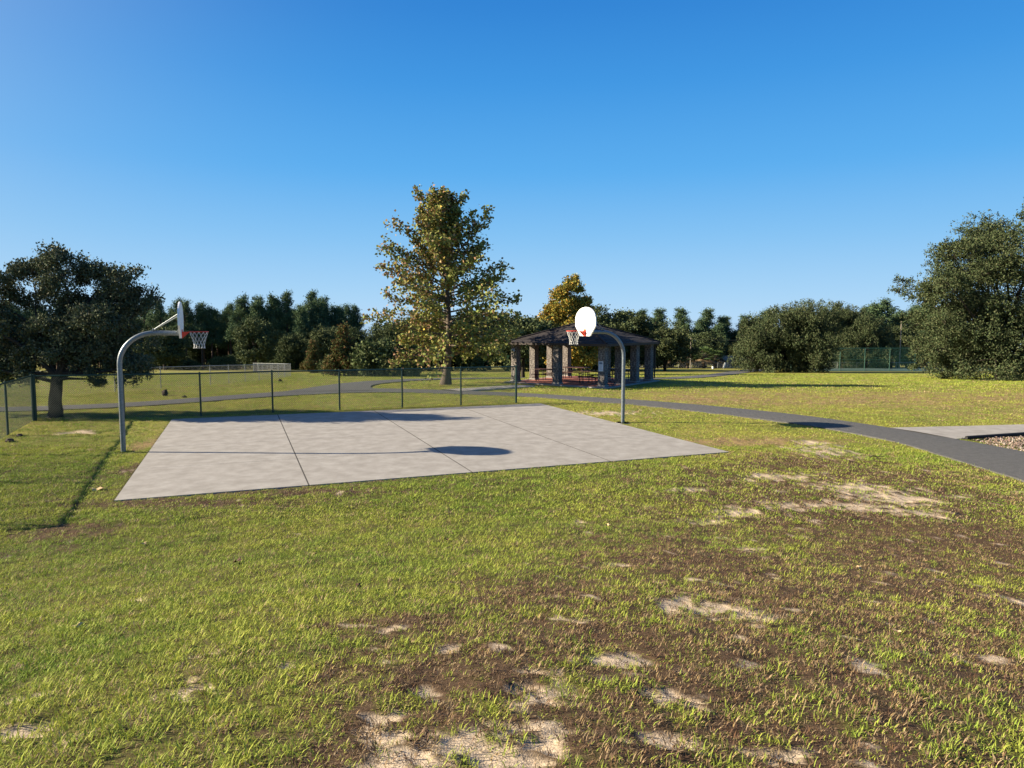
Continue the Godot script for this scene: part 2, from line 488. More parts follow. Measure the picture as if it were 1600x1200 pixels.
func ribbon(near: Array, far: Array, lift: float, sub := 6) -> Shape:
	# a paved strip between two edges, draped over the land, with its own thickness
	var s := Shape.new()
	var pn := []; var pf := []
	for k in near.size() - 1:
		for j in sub:
			var t := float(j) / sub
			var f0: Array = [near, far]
			var outp := []
			for e in f0:
				var p0 := Vector2(e[maxi(k - 1, 0)][0], e[maxi(k - 1, 0)][1]); var p1 := Vector2(e[k][0], e[k][1])
				var p2 := Vector2(e[k + 1][0], e[k + 1][1]); var p3 := Vector2(e[mini(k + 2, e.size() - 1)][0], e[mini(k + 2, e.size() - 1)][1])
				outp.append(p1.cubic_interpolate(p2, p0, p3, t))
			pn.append(outp[0]); pf.append(outp[1])
	pn.append(Vector2(near[-1][0], near[-1][1])); pf.append(Vector2(far[-1][0], far[-1][1]))
	var cross := 5
	var rows := []
	for k in pn.size():
		var row := []
		for j in cross + 1:
			var t := float(j) / cross
			var q: Vector2 = pn[k].lerp(pf[k], t)
			var edge := 0.04 * noise_b.get_noise_2d(q.x * 6.0, q.y * 6.0) if j == 0 or j == cross else 0.0
			q += (pf[k] - pn[k]).normalized() * edge
			row.append(Vector3(q.x, land(q.x, q.y) + lift + 0.02 * sin(PI * t), q.y))
		rows.append(row)
	var turn_left: bool = (rows[0][cross] - rows[0][0]).cross(rows[1][0] - rows[0][0]).y > 0.0
	for k in rows.size() - 1:
		for j in cross:
			s.quad(rows[k][j], rows[k][j + 1], rows[k + 1][j + 1], rows[k + 1][j]) if turn_left else s.quad(rows[k][j], rows[k + 1][j], rows[k + 1][j + 1], rows[k][j + 1])
		var dn := Vector3(0, -0.12, 0)
		s.quad(rows[k][0] + dn, rows[k + 1][0] + dn, rows[k + 1][0], rows[k][0])
		s.quad(rows[k][cross], rows[k + 1][cross], rows[k + 1][cross] + dn, rows[k][cross] + dn)
	var ring := PackedVector2Array()
	for q in pn: ring.append(q)
	for k in range(pf.size() - 1, -1, -1): ring.append(pf[k])
	polys.append(ring)
	return s

var polys := []      # paved outlines where no grass grows

func build_paths() -> void:
	var n := [[10.2, -8.0], [10.45, -11.5], [10.51, -14.06], [10.54, -16.15], [10.52, -18.84], [9.84, -21.19], [8.67, -23.36], [7.07, -25.44], [5.13, -27.69], [2.75, -29.68], [1.43, -30.84], [0.0, -31.7], [-3.04, -32.9], [-5.03, -33.6], [-7.2, -33.6], [-9.08, -32.6], [-11.1, -30.9], [-13.16, -28.5], [-14.90, -26.95], [-16.84, -25.96], [-18.80, -25.35], [-24.0, -24.6], [-32.0, -24.5]]
	var f := [[12.6, -8.0], [12.75, -11.5], [12.9, -14.5], [12.95, -17.2], [12.4, -19.7], [11.5, -22.3], [10.1, -24.9], [8.0, -27.4], [5.75, -29.5], [3.2, -31.4], [1.7, -32.5], [0.2, -33.5], [-2.6, -34.9], [-5.2, -36.2], [-7.9, -36.6], [-10.4, -35.2], [-12.4, -32.6], [-14.17, -30.2], [-15.77, -28.45], [-17.64, -27.4], [-19.52, -26.8], [-24.5, -26.2], [-32.0, -26.2]]
	var o := put("asphalt_path", ribbon(n, f, 0.03).mesh(M.asphalt))
	tag(o, "winding grey asphalt footpath passing the court and curving left", "path", "", "structure")
	# the branch that runs behind the sycamore and the pavilion to the far road
	n = [[-6.6, -34.6], [-7.8, -38.2], [-7.95, -42.0], [-7.3, -46.5], [-5.6, -51.0], [-2.0, -54.0], [3.0, -54.6], [7.5, -53.6], [11.6, -53.8], [15.0, -57.0], [19.6, -65.4], [28.0, -83.2], [42.2, -114.4]]
	f = [[-11.2, -33.6], [-10.7, -37.6], [-10.4, -42.4], [-9.7, -47.5], [-7.4, -53.4], [-2.2, -57.2], [3.0, -57.6], [7.4, -56.8], [11.0, -57.0], [14.0, -60.4], [19.3, -70.0], [30.0, -95.0], [47.0, -135.0]]
	o = put("asphalt_path", ribbon(n, f, 0.05, 8).mesh(M.asphalt))
	tag(o, "grey asphalt path branch running behind the sycamore and pavilion", "path", "", "structure")
	# concrete walk to the pavilion
	n = [[-2.6, -34.2], [-1.1, -35.6], [0.3, -37.3], [1.3, -38.8]]
	f = [[-3.6, -35.3], [-2.2, -36.7], [-0.9, -38.4], [0.2, -39.8]]
	o = put("concrete_walk", ribbon(n, f, 0.06).mesh(M.concrete))
	tag(o, "pale concrete walk leading from the path to the pavilion", "path", "", "structure")
	# concrete walk and gravel bed by the path, on the right
	n = [[12.45, -19.35], [14.9, -20.1], [18.5, -21.2], [23.0, -22.6]]
	f = [[11.75, -21.5], [15.0, -22.0], [18.2, -22.7], [22.6, -24.1]]
	o = put("concrete_walk", ribbon(n, f, 0.035).mesh(M.concrete))
	tag(o, "pale concrete walk joining the asphalt path beside gravel", "path", "", "structure")
	# black edging and the pebbles
	var s := Shape.new()
	s.tube([Vector3(12.75, 0.07, -19.32), Vector3(14.9, 0.08, -19.98), Vector3(18.5, 0.07, -21.06)], [0.05, 0.055, 0.05], 8)
	o = put("bed_edging", s.mesh(M.rubber))
	tag(o, "black edging strip between concrete walk and gravel bed", "edging")
	polys.append(PackedVector2Array([Vector2(12.75, -19.3), Vector2(19.0, -21.2), Vector2(19.0, -14.0), Vector2(13.2, -15.0)]))
	var p := Shape.new()
	p.colored = true
	var tones := [Color(0.21, 0.14, 0.11), Color(0.26, 0.19, 0.155), Color(0.15, 0.10, 0.09), Color(0.31, 0.26, 0.22), Color(0.10, 0.08, 0.07)]
	for k in 9000:
		var q := Vector2(rng.randf_range(12.85, 19.0), rng.randf_range(-21.0, -15.0))
		if not Geometry2D.is_point_in_polygon(q, polys[-1]): continue
		var r := rng.randf_range(0.014, 0.032)
		var at := Vector3(q.x, height(q.x, q.y) + r * rng.randf_range(0.5, 1.6), q.y)
		var b := Basis(Vector3(rng.randfn(), rng.randfn(), rng.randfn()).normalized(), rng.randf() * TAU)
		var col: Color = tones[rng.randi() % 5]
		var pts := []
		for e in [Vector3(1, 0, 0), Vector3(-1, 0, 0), Vector3(0, 0.7, 0), Vector3(0, -0.7, 0), Vector3(0, 0, 1.2), Vector3(0, 0, -1.2)]:
			pts.append(at + b * (e * r * rng.randf_range(0.8, 1.2)))
		for t in [[0, 2, 4], [2, 1, 4], [1, 3, 4], [3, 0, 4], [2, 0, 5], [1, 2, 5], [3, 1, 5], [0, 3, 5]]:
			p.tri(pts[t[0]], pts[t[1]], pts[t[2]], col)
	o = put("gravel", p.mesh(M.pebble))
	tag(o, "bed of reddish brown river pebbles beside the concrete walk", "gravel", "", "stuff")

# ------------------------------------------------------------------ pavilion
func build_pavilion() -> void:
	var t := thing("picnic_pavilion", PAV_C, -PAV_A)
	tag(t, "open picnic pavilion with dark shingled hip roof on square stone columns", "pavilion")
	var s := Shape.new()
	s.box(Vector3(0, -0.09, 0), Vector3(7.5, 0.18, 7.3), 0.02)
	put("base_slab", s.mesh(M.concrete), t)
	s = Shape.new()
	s.box(Vector3(0, 0.004, 0), Vector3(6.9, 0.012, 6.6), 0.003)
	put("floor", s.mesh(M.red_floor), t)
	polys.append(PackedVector2Array())
	for q in [Vector2(-4.3, 4.2), Vector2(4.3, 4.2), Vector2(4.3, -4.2), Vector2(-4.3, -4.2)]:
		var w: Vector3 = PAV_C + PU * q.x - PV * q.y
		polys[-1].append(Vector2(w.x, w.z))
	var col := Shape.new()
	col.box(Vector3(0, 1.21, 0), Vector3(0.46, 2.42, 0.46), 0.025)
	var cm := col.mesh(M.stone)
	var foot := Shape.new()
	foot.box(Vector3(0, 0.05, 0), Vector3(0.54, 0.10, 0.54), 0.02)
	var fm := foot.mesh(M.concrete)
	var top := Shape.new()
	top.box(Vector3(0, 2.44, 0), Vector3(0.54, 0.06, 0.54), 0.015)
	var tm := top.mesh(M.concrete)
	for i in 3:
		for j in 4:
			if i == 1 and (j == 1 or j == 2): continue
			var c := put("column", cm, t, Vector3((i - 1) * 3.2, 0, 3.085 - j * 2.057))
			put("plinth", fm, c)
			put("capital", tm, c)
	# beams, then the hip roof laid in courses
	s = Shape.new()
	for k in 2:
		var q: float = [-1.0, 1.0][k]
		s.box(Vector3(0, 2.56, q * 3.085), Vector3(6.9, 0.20, 0.22), 0.01)
		s.box(Vector3(q * 3.2, 2.562, 0), Vector3(0.22, 0.20, 5.94), 0.01)
	put("beam", s.mesh(M.fascia), t)
	var hx := 3.70; var hz := 3.60; var ey := 2.52; var ay := 3.86
	s = Shape.new()
	var courses := 16
	var corners := [Vector3(-hx, ey, hz), Vector3(hx, ey, hz), Vector3(hx, ey, -hz), Vector3(-hx, ey, -hz)]
	var apex := Vector3(0, ay, 0)
	for f in 4:
		var a: Vector3 = corners[f]; var b: Vector3 = corners[(f + 1) % 4]
		var nrm := (b - a).cross(apex - a).normalized()
		for k in courses:
			var t0 := float(k) / courses; var t1 := minf(1.0, float(k + 1.25) / courses)
			var lift := nrm * 0.035
			var p := a.lerp(apex, t0) + lift; var q := b.lerp(apex, t0) + lift
			var tabs := maxi(2, int((q - p).length() / 0.45))
			for e in tabs:
				var u0 := float(e) / tabs; var u1 := (e + 0.96) / tabs
				var wob := nrm * rng.randf_range(-0.006, 0.012) + (apex - a).normalized() * rng.randf_range(-0.02, 0.02)
				var p0 := p.lerp(q, u0) + wob; var p1 := p.lerp(q, u1) + wob
				var r0 := a.lerp(apex, t1).lerp(b.lerp(apex, t1), u0) + nrm * 0.008
				var r1 := a.lerp(apex, t1).lerp(b.lerp(apex, t1), u1) + nrm * 0.008
				s.quad(p0, p1, r1, r0)
				s.quad(p0 - nrm * 0.03, p1 - nrm * 0.03, p1, p0)
		s.tri(a, b, apex)
	var roof := put("roof", s.mesh(M.shingle), t)
	s = Shape.new()
	for f in 4:
		var a: Vector3 = corners[f]
		s.tube([a + Vector3(0, 0.05, 0), a.lerp(apex, 0.5) + Vector3(0, 0.05, 0), apex + Vector3(0, 0.04, 0)], [0.06, 0.06, 0.06], 6)
	put("hip_cap", s.mesh(M.shingle), roof)
	s = Shape.new()
	for k in 2:
		var q: float = [-1.0, 1.0][k]
		s.box(Vector3(0, ey - 0.045, q * (hz - 0.01)), Vector3(hx * 2.0, 0.15, 0.04), 0.005)
		s.box(Vector3(q * (hx - 0.01), ey - 0.047, 0), Vector3(0.04, 0.15, hz * 2.0 - 0.07), 0.005)
	put("fascia", s.mesh(M.fascia), roof)
	s = Shape.new()
	s.box(Vector3(0, ey - 0.03, 0), Vector3(hx * 2.0 - 0.1, 0.02, hz * 2.0 - 0.1))
	put("soffit", s.mesh(M.soffit), roof)
	s = Shape.new()
	s.tube([Vector3(3.72, 2.46, -3.5), Vector3(3.66, 2.36, -3.42), Vector3(3.5, 2.28, -3.32), Vector3(3.5, 0.15, -3.32)], [0.05, 0.05, 0.05, 0.05], 8)
	put("downspout", s.mesh(M.fascia), t)
	s = Shape.new()
	s.tube([Vector3(-3.2, 2.02, 3.31), Vector3(-3.2, 2.02, 3.37), Vector3(-3.2, 2.02, 3.43), Vector3(-3.2, 2.02, 3.46)], [0.10, 0.13, 0.12, 0.05], 14)
	put("round_lamp", s.mesh(mat(Color(0.78, 0.79, 0.80), 0.3)), t)
	# notice on the near corner column
	var nt := thing("notice_board", PAV_C + PU * 3.2 - PV * 3.335 + Vector3(0, 1.22, 0), -PAV_A)
	tag(nt, "pale notice sheet in a frame on the pavilion's near corner column", "notice")
	s = Shape.new()
	s.box(Vector3.ZERO, Vector3(0.34, 0.62, 0.03), 0.006)
	put("frame", s.mesh(M.galv_far), nt)
	var im := Image.create(64, 128, false, Image.FORMAT_RGB8)
	im.fill(Color(0.80, 0.83, 0.88))
	im.fill_rect(Rect2i(8, 8, 48, 30), Color(0.35, 0.42, 0.52))
	for k in 12: im.fill_rect(Rect2i(8, 46 + k * 6, 34 + (k * 13) % 15, 2), Color(0.45, 0.48, 0.54))
	var pm := mat(Color.WHITE, 0.5)
	pm.albedo_texture = ImageTexture.create_from_image(im)
	var sheet := QuadMesh.new()
	sheet.size = Vector2(0.30, 0.58); sheet.material = pm
	put("sheet", sheet, nt, Vector3(0, 0, 0.019))
	# four picnic tables
	var spots := [[-1.7, 1.45, "red topped picnic table near the pavilion's left front column"], [1.55, 1.3, "picnic table beside the pavilion's near corner column"], [-1.5, -1.5, "picnic table at the sunlit back left of the pavilion floor"], [1.7, -1.6, "picnic table at the back right of the pavilion floor"]]
	var proto: Node3D = null
	for sp in spots:
		var at: Vector3 = PAV_C + PU * float(sp[0]) - PV * float(sp[1]) + Vector3(0, 0.011, 0)
		var o: Node3D
		if proto == null:
			o = thing("picnic_table", at, -PAV_A + 0.1)
			proto = o
			s = Shape.new(); s.box(Vector3(0, 0.75, 0), Vector3(1.8, 0.045, 0.74), 0.015); put("table_top", s.mesh(M.table_red), o)
			for q in [-1.0, 1.0]:
				s = Shape.new(); s.box(Vector3(0, 0.45, q * 0.68), Vector3(1.8, 0.04, 0.26), 0.012); put("bench", s.mesh(M.table_red), o)
			for q in [-0.62, 0.62]:
				s = Shape.new()
				for w in [-1.0, 1.0]:
					s.tube([Vector3(q, 0, w * 0.62), Vector3(q, 0.42, w * 0.62)], [0.026, 0.026], 8)
					s.tube([Vector3(q, 0, w * 0.30), Vector3(q, 0.74, w * 0.30)], [0.026, 0.026], 8)
				s.tube([Vector3(q, 0.40, -0.78), Vector3(q, 0.40, 0.78)], [0.024, 0.024], 8)
				put("frame", s.mesh(M.table_frame), o)
		else:
			o = proto.duplicate(); o.name = numbered("picnic_table"); add_child(o, true)
			o.position = at; o.rotation.y = -PAV_A + rng.randf_range(-0.15, 0.15)
		tag(o, sp[2], "picnic table", "picnic tables under the pavilion")

# ------------------------------------------------------------------ trees
func leaf(s: Shape, p: Vector3, size: float, wide: float, col: Color, bias := Vector3.ZERO) -> void:
	var d := (Vector3(rng.randfn(), rng.randfn(), rng.randfn()) + bias).normalized()
	var e := d.cross(Vector3(rng.randfn(), rng.randfn(), rng.randfn())).normalized()
	var m := d.cross(e)
	var a := p + d * size * 0.45 + e * size * wide + m * size * 0.12
	var b := p + d * size * 0.5 - e * size * wide + m * size * 0.12
	s.quad(p, a, p + d * size, b, col)

func tint(pal: Array, spread := 0.25) -> Color:
	var c: Color = pal[rng.randi() % pal.size()]
	var k := 1.0 + rng.randf_range(-spread, spread)
	return Color(c.r * k, c.g * k, c.b * k)

func unit() -> Vector3:
	return Vector3(rng.randfn(), rng.randfn(), rng.randfn()).normalized()

func limb(s: Shape, a: Vector3, b: Vector3, r0: float, r1: float, sag := 0.0, sides := 6) -> void:
	var pts := []; var rad := []
	var l := (b - a).length()
	var w := unit() * l * 0.10
	var n := 5
	for k in n + 1:
		var t := float(k) / n
		pts.append(a.lerp(b, t) + w * sin(PI * t) + Vector3(0, sag * l * sin(PI * t), 0) + unit() * l * 0.02 * sin(PI * t))
		rad.append(lerpf(r0, r1, t))
	s.tube(pts, rad, sides, Color.WHITE, false)

# a tree whose crown is made of leafy lobes [x, y, z, radius, squash] carried on limbs
func lobed(trunk: float, girth: float, lobes: Array, dens: float, per: int, size: float, wide: float, pal: Array, bark: Material, lean := Vector3.ZERO, hollow := 0.45) -> Array:
	var w := Shape.new(); var c := Shape.new()
	c.colored = true
	var fork := Vector3(lean.x, trunk, lean.z)
	var pts := []; var rad := []
	for k in 8:
		var t := k / 7.0
		pts.append(Vector3(lean.x * t * t, trunk * t - 0.15, lean.z * t * t) + Vector3(rng.randfn(), 0, rng.randfn()) * girth * 0.12 * sin(PI * t))
		rad.append(girth * (1.0 + 0.5 * exp(-t * trunk * 2.6 / maxf(girth * 2.0, 0.3))) * lerpf(1.0, 0.78, t))
	w.tube(pts, rad, 12, Color.WHITE, false)
	for l in lobes:
		var ctr := Vector3(l[0], l[1], l[2])
		var r: float = l[3]
		var sq: float = l[4] if l.size() > 4 else 0.85
		limb(w, fork - Vector3(0, rng.randf() * trunk * 0.25, 0), ctr - Vector3(0, r * sq * 0.3, 0), girth * 0.30, 0.012 + r * 0.012, 0.06)
		for k in 7:
			limb(w, ctr - Vector3(0, r * sq * 0.3, 0), ctr + unit() * r * 0.8, 0.008 + r * 0.008, 0.004, 0.0, 4)
		var n := int(dens * r * r)
		var seed_v := Vector3(rng.randf(), rng.randf(), rng.randf()) * 90.0
		var subs := []
		for k in int(12 + r * 2.0):
			var d := unit()
			subs.append([ctr + Vector3(d.x, d.y * sq, d.z) * r * rng.randf_range(0.45, 0.98), r * rng.randf_range(0.26, 0.50), d])
		for k in n:
			var sb: Array = subs[rng.randi() % subs.size()]
			var d := unit()
			var f := pow(rng.randf(), hollow) * (1.0 + 0.4 * noise_b.get_noise_3dv(d * 4.0 + seed_v))
			var p: Vector3 = sb[0] + Vector3(d.x * 1.15, d.y * 0.72, d.z * 1.15) * float(sb[1]) * f
			d = sb[2]
			if noise_c.get_noise_3dv(p * (3.4 / maxf(r, 0.5)) + seed_v) < -0.42: continue
			for q in per:
				leaf(c, p + unit() * rng.randf() * size * 2.2, size * rng.randf_range(0.7, 1.25), wide, tint(pal), d * 0.7)
	return [w.mesh(bark), c.mesh(M.leaf)]

func plant(called: String, parts: Array, at: Vector3, turn: float, grow: Vector3, label: String, category := "tree", group := "") -> Node3D:
	var o := thing(called, Vector3(at.x, land(at.x, at.z) - 0.05, at.z), turn)
	o.scale = grow
	put("trunk", parts[0], o)
	put("crown", parts[1], o)
	tag(o, label, category, group)
	return o

func sycamore() -> Array:
	var w := Shape.new(); var c := Shape.new()
	c.colored = true
	var H := 11.5
	var pts := []; var rad := []
	for k in 13:
		var t := k / 12.0
		pts.append(Vector3(0.22 * sin(t * 5.0), H * 0.97 * t - 0.1, 0.18 * sin(t * 4.0 + 1.0)))
		rad.append(lerpf(0.23, 0.02, pow(t, 0.85)) + 0.16 * exp(-t * 26.0))
	w.tube(pts, rad, 12, Color.WHITE, false)
	var olive := [Color(0.21, 0.215, 0.06), Color(0.16, 0.20, 0.055), Color(0.20, 0.19, 0.065)]
	var brown := [Color(0.29, 0.18, 0.10), Color(0.23, 0.135, 0.08), Color(0.34, 0.24, 0.12)]
	var yellow := [Color(0.42, 0.31, 0.06), Color(0.35, 0.28, 0.07)]
	var limbs := 80
	for k in limbs:
		var t := pow((k + 0.5) / limbs, 0.92)
		var y := lerpf(1.9, H * 0.96, t)
		var az := k * 2.399963 + rng.randf_range(-0.35, 0.35)
		# half-width of the crown at this height
		var wd := 3.85 * (1.0 - pow(t, 1.7)) * smooth(-0.6, 0.12, t) + 0.5
		var len := wd * rng.randf_range(0.72, 1.12)
		if k % 7 == 4: len *= 0.6
		if k % 11 == 6: len *= 1.22
		var el := lerpf(-0.10, 0.95, t) + rng.randf_range(-0.12, 0.12)
		var d := Vector3(cos(az) * cos(el), sin(el), sin(az) * cos(el))
		len /= maxf(0.55, cos(el))
		var p := Vector3(0.22 * sin(y / H * 5.0), y - 0.25 * len * sin(el), 0.18 * sin(y / H * 4.0 + 1.0))
		p.y = maxf(p.y, 1.6)
		var path := []; var rr := []
		var q := p
		var dd := d
		var seg := 8
		for j in seg + 1:
			path.append(q); rr.append(lerpf(0.05, 0.008, float(j) / seg) * (0.5 + 0.16 * len))
			q += dd * len / seg
			dd = (dd + unit() * 0.10 + Vector3(0, 0.03 - 0.05 * (1.0 - t), 0)).normalized()
		w.tube(path, rr, 5, Color.WHITE, false)
		var spots := []
		for j in range(2, seg + 1):
			spots.append(path[j])
			for b in 3:
				var side := (dd.cross(unit()).normalized() + dd * 0.8 + Vector3(0, 0.2, 0)).normalized()
				var tl := len * rng.randf_range(0.12, 0.26) * (1.15 - float(j) / seg * 0.5)
				var e: Vector3 = path[j] + side * tl
				w.tube([path[j], path[j].lerp(e, 0.5) + unit() * 0.04, e], [0.012, 0.009, 0.004], 3, Color.WHITE, false)
				for u in range(1, 4):
					if rng.randf() < 0.86: spots.append(path[j].lerp(e, u / 3.0))
		for sp in spots:
			# turned leaves stand mostly on the sunny left and outside
			var turned: float = 0.29 + 0.16 * noise_a.get_noise_3dv(sp * 1.4) * 3.0 - 0.075 * sp.x
			for u in 6:
				var o := rng.randf()
				var col := tint(brown) if o < turned * 0.62 else tint(yellow) if o < turned * 0.76 else tint(olive)
				leaf(c, sp + unit() * rng.randf() * 0.34, rng.randf_range(0.12, 0.22), 0.44, col)
	return [w.mesh(M.bark_pale), c.mesh(M.leaf)]

func pine(h: float, seed_: int) -> Array:
	rng.seed = seed_
	var lobes := []
	var n := 13
	for k in n:
		var t := float(k) / (n - 1)
		var y := lerpf(h * 0.42, h * 0.93, t)
		var a := k * 2.4 + rng.randf()
		var out := lerpf(1.75, 0.25, pow(t, 1.6)) * rng.randf_range(0.5, 1.1)
		lobes.append([cos(a) * out, y, sin(a) * out, lerpf(1.0, 0.75, t) * rng.randf_range(0.75, 1.15), 0.75])
	var w := Shape.new()
	var pal := [Color(0.075, 0.119, 0.058), Color(0.099, 0.139, 0.061), Color(0.061, 0.102, 0.061)]
	var r := lobed(h * 0.86, 0.15, lobes, 150.0, 7, 0.30, 0.17, pal, M.bark_pine, Vector3(rng.randf_range(-0.4, 0.4), 0, 0), 0.5)
	return r

func wood_oak(h: float, wide: float, seed_: int, pal: Array, low := 0.15) -> Array:
	rng.seed = seed_
	var lobes := []
	for k in 16:
		var a := k * 2.4 + rng.randf()
		var t := (k + 0.5) / 16.0
		var y := lerpf(h * low + 0.5, h * 0.80, t)
		var out := wide * (0.30 + 0.42 * sin(PI * clampf(t * 0.8 + 0.15, 0.0, 1.0))) * rng.randf_range(0.6, 1.1)
		lobes.append([cos(a) * out, y, sin(a) * out, wide * rng.randf_range(0.34, 0.46), 0.8])
	return lobed(h * 0.4, 0.05 + h * 0.022, lobes, 70.0, 8, 0.26, 0.34, pal, M.bark_dark, Vector3.ZERO, 0.4)

func build_trees() -> void:
	rng.seed = 501
	plant("sycamore_tree", sycamore(), Vector3(-3.98, 0, -41.6), 0.0, Vector3(1.06, 0.985, 1.06), "tall sycamore with browning autumn leaves beside the pavilion")
	# live oak behind the fence corner
	rng.seed = 77
	var oakpal := [Color(0.075, 0.096, 0.052), Color(0.098, 0.114, 0.064), Color(0.060, 0.078, 0.046), Color(0.125, 0.124, 0.080)]
	var L := [[0.2, 5.0, 0.2, 1.15, 0.85], [-1.2, 4.55, -0.5, 1.1, 0.8], [1.25, 4.6, -0.3, 0.95, 0.8], [2.55, 4.5, 0.3, 0.85, 0.8], [3.0, 4.0, -0.2, 0.6, 0.8], [2.2, 3.35, 0.5, 1.1, 0.75], [1.3, 2.75, 0.9, 1.2, 0.8], [0.0, 3.1, -1.0, 1.3, 0.8], [0.2, 2.7, 1.0, 1.1, 0.8], [-1.4, 2.7, 0.7, 1.3, 0.8], [-2.3, 4.1, 0.2, 1.1, 0.8], [-2.6, 2.5, -0.4, 1.2, 0.8], [-3.3, 3.6, 0.5, 1.1, 0.8], [-3.6, 2.0, 0.3, 1.0, 0.8], [2.0, 2.3, -0.9, 1.1, 0.8], [2.75, 1.95, 0.3, 0.62, 0.9], [2.55, 1.45, 0.4, 0.38, 1.1], [1.05, 1.75, 0.9, 0.5, 0.8], [1.5, 1.35, 0.7, 0.3, 0.9], [-1.1, 1.6, 0.9, 0.55, 0.8], [-2.1, 1.5, 0.5, 0.6, 0.9], [-3.6, 1.2, 0.3, 0.5, 1.1], [0.6, 3.9, -1.2, 0.8, 0.8], [1.9, 3.9, -0.9, 0.75, 0.8]]
	for e in L: e[2] = e[2] * 0.65 - 0.7
	plant("live_oak_tree", lobed(1.55, 0.24, L, 760.0, 7, 0.088, 0.34, oakpal, M.bark_dark, Vector3(0.15, 0, 0), 0.5), Vector3(-15.85, 0, -23.95), 0.0, Vector3(0.92, 1.02, 0.95), "dark spreading live oak behind the wire fence corner")
	# big live oak at the right edge
	rng.seed = 78
	var k := 0.0507
	L = []
	for e in [[0, 205, 74], [-60, 175, 58], [-100, 135, 42], [-131, 150, 22], [-72, 92, 62], [-62, 44, 48], [0, 64, 70], [60, 104, 80], [72, 196, 74], [112, 64, 68], [20, 238, 34], [-30, 225, 30], [-85, 200, 26], [-112, 92, 30], [-104, 50, 26], [-20, 20, 36], [40, 24, 40], [-62, 14, 30], [130, 150, 70], [-40, 130, 60], [-118, 140, 26], [-92, 20, 22]]:
		var r: float = e[2] * k
		for zz in 2:
			L.append([e[0] * k, e[1] * k, rng.randf_range(-0.9, 0.9) * 2.6 + (1.8 if zz == 0 else -2.2), r * (1.0 if zz == 0 else 0.85), 0.85])
	var oakpal2 := [Color(0.059, 0.080, 0.036), Color(0.072, 0.091, 0.042), Color(0.045, 0.062, 0.029), Color(0.088, 0.095, 0.048)]
	plant("live_oak_tree", lobed(3.4, 0.45, L, 125.0, 8, 0.135, 0.36, oakpal2, M.bark_dark, Vector3.ZERO, 0.4), Vector3(39.0, 0, -55.2), 0.0, Vector3.ONE, "large bushy live oak at the right edge of the field")
	# rounded oaks in the middle distance on the right
	rng.seed = 79
	k = 0.0816
	L = []
	for e in [[0, 60, 46], [-55, 45, 42], [-88, 22, 24], [45, 62, 44], [-30, 78, 24], [22, 90, 24], [-20, 30, 40], [30, 28, 36], [-60, 16, 28], [60, 30, 34], [-75, 60, 24]]:
		for zz in 2:
			L.append([e[0] * k, e[1] * k, rng.randf_range(-2.0, 2.0) + (2.0 if zz == 0 else -2.5), e[2] * k, 0.9])
	var big := lobed(2.6, 0.4, L, 95.0, 9, 0.18, 0.36, oakpal2, M.bark_dark, Vector3.ZERO, 0.4)
	plant("live_oak_tree", big, Vector3(35.6, 0, -89.5), 0.0, Vector3(0.74, 1.04, 0.85), "broad rounded live oak standing beside the far road")
	plant("live_oak_tree", big, Vector3(54.0, 0, -113.0), 2.4, Vector3(0.82, 1.25, 0.85), "dark live oak overhanging the tall green court fence")
	# autumn tree behind the pavilion
	rng.seed = 80
	var gold := [Color(0.36, 0.26, 0.05), Color(0.28, 0.23, 0.05), Color(0.17, 0.18, 0.045), Color(0.12, 0.15, 0.04), Color(0.36, 0.20, 0.04)]
	L = []
	for e in [[0, 132, 20], [-14, 112, 24], [14, 112, 22], [0, 92, 28], [-24, 78, 24], [22, 84, 24], [-36, 62, 22], [30, 60, 26], [0, 58, 30], [-20, 40, 26], [22, 36, 26], [-44, 48, 14], [4, 146, 12]]:
		L.append([e[0] * 0.066, e[1] * 0.066, rng.randf_range(-0.9, 0.9), e[2] * 0.060, 1.1])
	plant("autumn_tree", lobed(3.4, 0.17, L, 420.0, 7, 0.19, 0.42, gold, M.bark_dark, Vector3.ZERO, 0.5), Vector3(5.9, 0, -72.5), 0.0, Vector3.ONE, "golden autumn tree rising behind the pavilion roof")
	# a dark oak at the pavilion's left
	rng.seed = 81
	var dark := [Color(0.074, 0.096, 0.043), Color(0.096, 0.115, 0.050), Color(0.062, 0.081, 0.040)]
	var mid := wood_oak(5.6, 3.1, 82, dark, 0.30)
	plant("oak_tree", mid, Vector3(0.95, 0, -59.5), 0.4, Vector3.ONE, "small dark oak with bare trunk left of the pavilion")
	# conical tree and bushes in front of the left wood
	rng.seed = 83
	var rusty := [Color(0.11, 0.095, 0.032), Color(0.075, 0.095, 0.03), Color(0.055, 0.08, 0.03), Color(0.17, 0.085, 0.04)]
	L = []
	for q in 15:
		var t := q / 14.0
		var a := q * 2.4
		var out := 1.25 * (1.0 - t)
		L.append([cos(a) * out, lerpf(0.6, 4.5, t), sin(a) * out, lerpf(0.95, 0.35, t), 1.0])
	var cone := lobed(1.0, 0.12, L, 300.0, 7, 0.17, 0.34, rusty, M.bark_dark, Vector3.ZERO, 0.5)
	plant("cedar_tree", cone, Vector3(-15.6, 0, -64.5), 0.0, Vector3.ONE, "rust tinged conical cedar standing before the left wood")
	plant("cedar_tree", cone, Vector3(-22.6, 0, -79.0), 1.7, Vector3(0.75, 0.78, 0.75), "small pale green conical tree behind the cedar's left")
	var bush := wood_oak(2.8, 2.0, 84, [Color(0.111, 0.130, 0.058), Color(0.078, 0.104, 0.039), Color(0.065, 0.085, 0.036)], 0.02)
	var spots := [[-12.6, -63.8, 1.15], [-10.9, -62.6, 0.62], [-9.3, -62.5, 0.55], [-14.0, -65.5, 0.9], [-19.5, -80.0, 0.8], [-11.5, -70.0, 1.3], [-17.4, -68.0, 0.7]]
